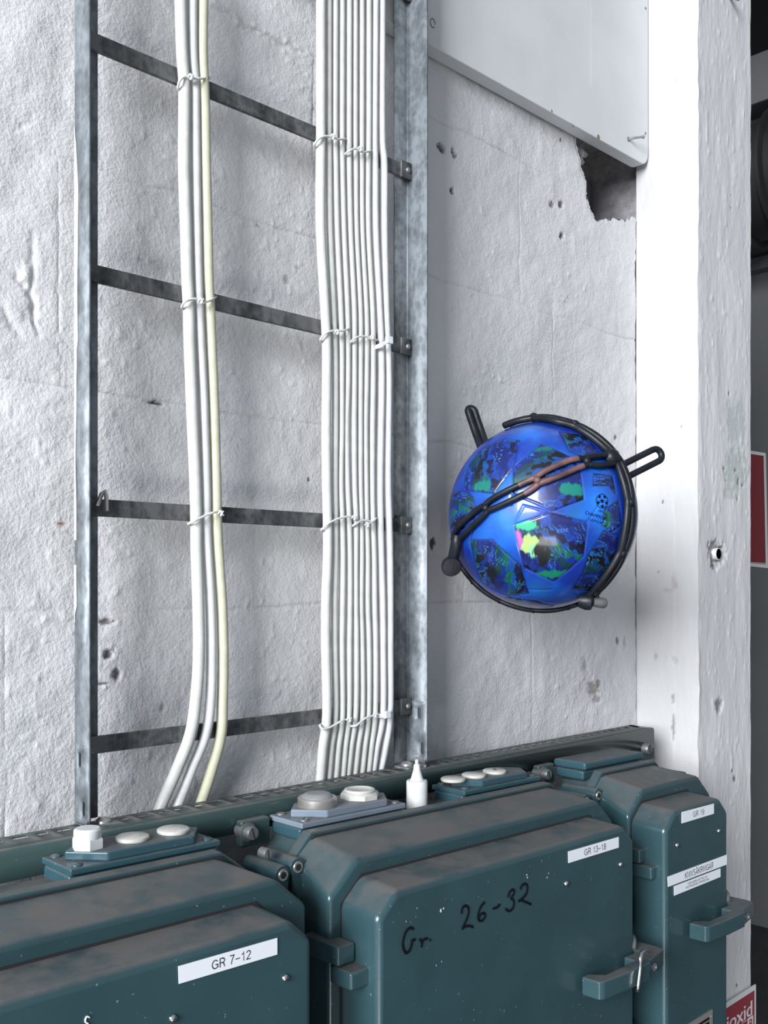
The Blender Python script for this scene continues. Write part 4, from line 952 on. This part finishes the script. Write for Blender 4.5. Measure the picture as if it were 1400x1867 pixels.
M_ball = mat('printed_ball_skin', rough=.3, build=ballmat)
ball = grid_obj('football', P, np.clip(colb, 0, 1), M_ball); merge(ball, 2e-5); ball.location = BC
tag(ball, 'glossy blue and green printed football strapped against the white wall', 'ball')
bpy.context.view_layer.update()
# printed marks on the ball
def ball_text(mb, s, cx, cy, ang, hgt, width):
    a, f = text2d(s, 1.0, 3); a0, b0 = caz(cx, cy); h = a[:, 1].max(); wd = a[:, 0].max() - a[:, 0].min(); ca, sa = math.cos(ang), math.sin(ang)
    vs = []
    for p in a:
        x = p[0] / wd * width; y = (p[1] / h - .5) * hgt; vs.append(fromaz(a0 + x * ca - y * sa, b0 + x * sa + y * ca, BR + .00035))
    mb.add(vs, f)
def star(mb, a0, b0, r, rot, ang=0):
    vs = [fromaz(a0, b0, BR + .0004)] + [fromaz(a0 + math.cos(rot + k * math.pi / 5) * (r if k % 2 == 0 else r * .45), b0 + math.sin(rot + k * math.pi / 5) * (r if k % 2 == 0 else r * .45), BR + .0004) for k in range(10)]
    mb.add(vs, [(0, 1 + k, 1 + (k + 1) % 10) for k in range(10)])
bm_ = MB(); tl = -.28
ball_text(bm_, 'CHAMPIONS', 918, 674, tl, .034, .27); ball_text(bm_, 'LEAGUE', 915, 701, tl, .026, .15); ball_text(bm_, 'UEFA', 940, 650, tl, .022, .07)
ea, eb = caz(945, 598); er = .074
star(bm_, ea, eb, .030, math.pi / 2)
for k in range(5):
    an = math.pi / 2 + k * 2 * math.pi / 5 + math.pi / 5; star(bm_, ea + math.cos(an) * er * .78, eb + math.sin(an) * er * .78, .028, an + math.pi)
# thin ring arcs linking the outer stars
for k in range(5):
    a0_ = math.pi / 2 + k * 2 * math.pi / 5 - .33; pts = [fromaz(ea + math.cos(a0_ + t * .66 / 5) * er, eb + math.sin(a0_ + t * .66 / 5) * er, BR + .0003) for t in range(6)]
    bm_.tube(pts, .0004, 5)
bm_.build('printed_emblem', M_ink, ball, smooth=None)
b2 = MB(); ball_text(b2, 'EDE', 745, 748, .12, .030, .11); b2.build('printed_letters', mat('pale_blue_print', (.06, .18, .45, 1), .5), ball, smooth=None)

# ------------------------------------------------------------ rubber strap cage
cage = tag(empty('rubber_strap', tuple(BC + Vector((0, .1, 0)))), 'black rubber ladder strap wrapped round the blue ball with two loose looped ends', 'strap')
def link_strap(P3d, nrm, links, w, r, m, name, parent, bridge=True, t0=0.0):
    """P3d: dense centre line, nrm: outward normals; two cords pinched together between links"""
    n = len(P3d); acc = [0]
    for i in range(1, n): acc.append(acc[-1] + (P3d[i] - P3d[i - 1]).length)
    tot = acc[-1]; A_ = []; B_ = []; mb = MB()
    for i in range(n):
        t = (P3d[min(i + 1, n - 1)] - P3d[max(i - 1, 0)]).normalized(); s = t.cross(nrm[i]).normalized()
        u = (acc[i] / tot * links + t0) % 1; k = abs(math.sin(math.pi * u)) ** .42; off = w / 2 * (.50 + .50 * k)
        A_.append(P3d[i] + s * off); B_.append(P3d[i] - s * off)
    mb.tube(A_, r, 9); mb.tube(B_, r, 9)
    if bridge:
        for j in range(links + 1):
            u = (j - t0) / links
            if 0 <= u <= 1:
                i = min(range(n), key=lambda q: abs(acc[q] / tot - u)); mb.tube([A_[i], P3d[i] + nrm[i] * r * .35, B_[i]], r * 1.25, 8)
    return mb.build(name, m, parent, smooth=180)
def arc_on_ball(cp, rad, n=8):
    pts = [onball(*crop(x, y), rad) for x, y in cp]; sp = spline(pts, n); out = []
    for p in sp:
        v = p - BC; out.append(BC + v.normalized() * max(v.length, rad) if v.length < rad else BC + v.normalized() * rad)
    return out, [(p - BC).normalized() for p in out]
RS = BR + .0042
# strap across the front: right end to the left end
front = [(1005, 385), (930, 392), (865, 395), (800, 410), (740, 435), (680, 460), (620, 490), (560, 525), (500, 555), (430, 590), (365, 625), (310, 670), (255, 720), (205, 775), (185, 830)]
pts, nr = arc_on_ball(front, RS, 10)
nodes = [(1005, 385), (868, 397), (612, 492), (358, 640), (196, 800)]
def seg_pts(a, b):
    ia = min(range(len(pts)), key=lambda q: (pts[q] - onball(*crop(*a), RS)).length); ib = min(range(len(pts)), key=lambda q: (pts[q] - onball(*crop(*b), RS)).length); return pts[ia:ib + 1], nr[ia:ib + 1]
wc = onball(*crop(690, 462), RS)
for k_, (a, b) in enumerate(zip(nodes[:-1], nodes[1:])):
    q, n_ = seg_pts(a, b)
    o = link_strap(q, n_, 1, .0122, .0033, [M_rub, M_rubw], 'front_strap', cage)
    off_ = cage.location
    for pg in o.data.polygons: pg.material_index = 1 if (pg.center + off_ - wc).length < .037 else 0
    if k_ == 1: o['label'] = 'worn brown stretch of strap'
# strap round the right side, continuing under the ball
ring = [(470, 240), (540, 208), (610, 185), (700, 185), (790, 205), (870, 245), (950, 305), (1015, 375), (1058, 470), (1082, 570), (1085, 680), (1068, 790), (1030, 895), (970, 990), (900, 1070), (860, 1110)]
pts = []
for x, y in ring:
    q = onball(*crop(x, y), BR + .0045); pts.append(q)
sp = spline(pts, 6); nr = [(p - BC).normalized() for p in sp]; nr = [(n_ - AX * .42 * max(0, 1 - i / 20)).normalized() for i, n_ in enumerate(nr)]; sp = [BC + n_ * (BR + .0045) for n_ in nr]
link_strap(sp, nr, 6, .0125, .0040, M_rub, 'side_strap', cage, t0=.4)
low = [(900, 1075), (840, 1128), (760, 1158), (660, 1168), (560, 1158), (450, 1125), (370, 1080), (300, 1020), (235, 945), (190, 860)]
pts = []
for x, y in low:
    px, py = crop(x, y); q = onball(px, py, BR + .002); n_ = (q - BC).normalized(); n_ = (n_ - AX * .22).normalized(); pts.append(BC + n_ * (BR + .0035))
sp = spline(pts, 6); nr = [(p - BC).normalized() for p in sp]
link_strap(sp, nr, 5, .012, .0033, M_rub, 'lower_strap', cage)
# loops sticking out
def free_loop(c0, c1, t_a, t_b, w, r, name):
    """stadium loop between two crop points at the given depths"""
    def D3(x, y, t): d_ = ray(*crop(x, y)); return Vector((d_[0] * t, d_[1] * t, H + d_[2] * t))
    a = D3(*c0, t_a); b = D3(*c1, t_b); ax = (b - a).normalized(); view = ((a + b) / 2 - Vector((0, 0, H))).normalized(); s = ax.cross(view).normalized(); pts = [a + s * w / 2]
    L = (b - a).length
    for k in range(1, 6): pts.append(a + s * w / 2 + ax * (L - w / 2) * k / 6)
    for k in range(9): an = math.pi / 2 - math.pi * k / 8; pts.append(a + ax * (L - w / 2) + (s * math.sin(an) + ax * math.cos(an)) * w / 2)
    for k in range(5, -1, -1): pts.append(a - s * w / 2 + ax * (L - w / 2) * k / 6)
    return MB().tube(pts, r, 9).build(name, M_rub, cage, smooth=180)
free_loop((1040, 455), (1245, 352), 1.165, 1.185, .0155, .0040, 'loop_end')
# left loop bends back to the wall
def D3(x, y, t): d_ = ray(*crop(x, y)); return Vector((d_[0] * t, d_[1] * t, H + d_[2] * t))
mb = MB(); k1 = spline([D3(345, 375, 1.215), D3(310, 280, 1.235), D3(282, 200, 1.243), D3(262, 140, 1.247)], 5)
k2 = [p + Vector((.0062, -.0052, .0005)) for p in k1]
c_ = (k1[-1] + k2[-1]) / 2; dd_ = (k1[-1] - k2[-1]) / 2; uu_ = (k1[-1] - k1[-2]).normalized() * dd_.length
mb.tube(k1[:-1] + [c_ + dd_ * math.cos(a) + uu_ * math.sin(a) for a in [math.pi * k / 8 for k in range(9)]] + k2[:-1][::-1], .0046, 9); mb.build('loop_end', M_rub, cage, smooth=180)
# end knobs and screws
p = onball(*crop(180, 872), BR + .012); MB().lathe(p + Vector((-.002, 0, -.012)), (-.45, -.55, -.25), [(.004, -.012), (.005, .0), (.0115, .001), (.0120, .005), (.0105, .008), (.004, .0085)], 22).build('knob', M_rub, cage)
MB().tube(spline([onball(*crop(205, 775), RS), onball(*crop(200, 820), BR + .008), p + Vector((0, 0, -.010))], 5), .0065, 10).build('strap_tail', M_rub, cage, smooth=180)
p = onball(*crop(880, 1112), BR + .010); MB().lathe(p, (.5, -.75, -.1), [(.0075, -.012), (.0100, -.004), (.0095, .002), (.007, .004)], 18).build('knob', M_rub, cage)
MB().lathe(p + Vector((.010, -.006, -.001)), (.85, -.45, -.1), [(.0050, -.008), (.0060, .001), (.0060, .007), (.0045, .009)], 14).build('knob_screw', M_bolt, cage)
p = onball(*crop(1010, 360), BR + .009); MB().lathe(p, tuple((p - BC).normalized()), [(.0100, -.007), (.0095, -.001), (.0065, .002), (.002, .003)], 14).build('knob', M_rub, cage)
# bracket carrying the cage on the wall
mb = MB(); mb.tube([BC + Vector((.03, BR * .85, 0)), Vector((BC.x + .03, WY + .004, BC.z))], .008, 14); mb.build('wall_mount', M_rub, cage)
MB().tube(spline([Vector((k1[0].x + .004, k1[0].y, k1[0].z)), BC + Vector((.010, .112, .06)), BC + Vector((.005, .118, .02)), BC + Vector((0, .12, 0))], 6), .0042, 9).build('rear_strap', M_rub, cage, smooth=180)
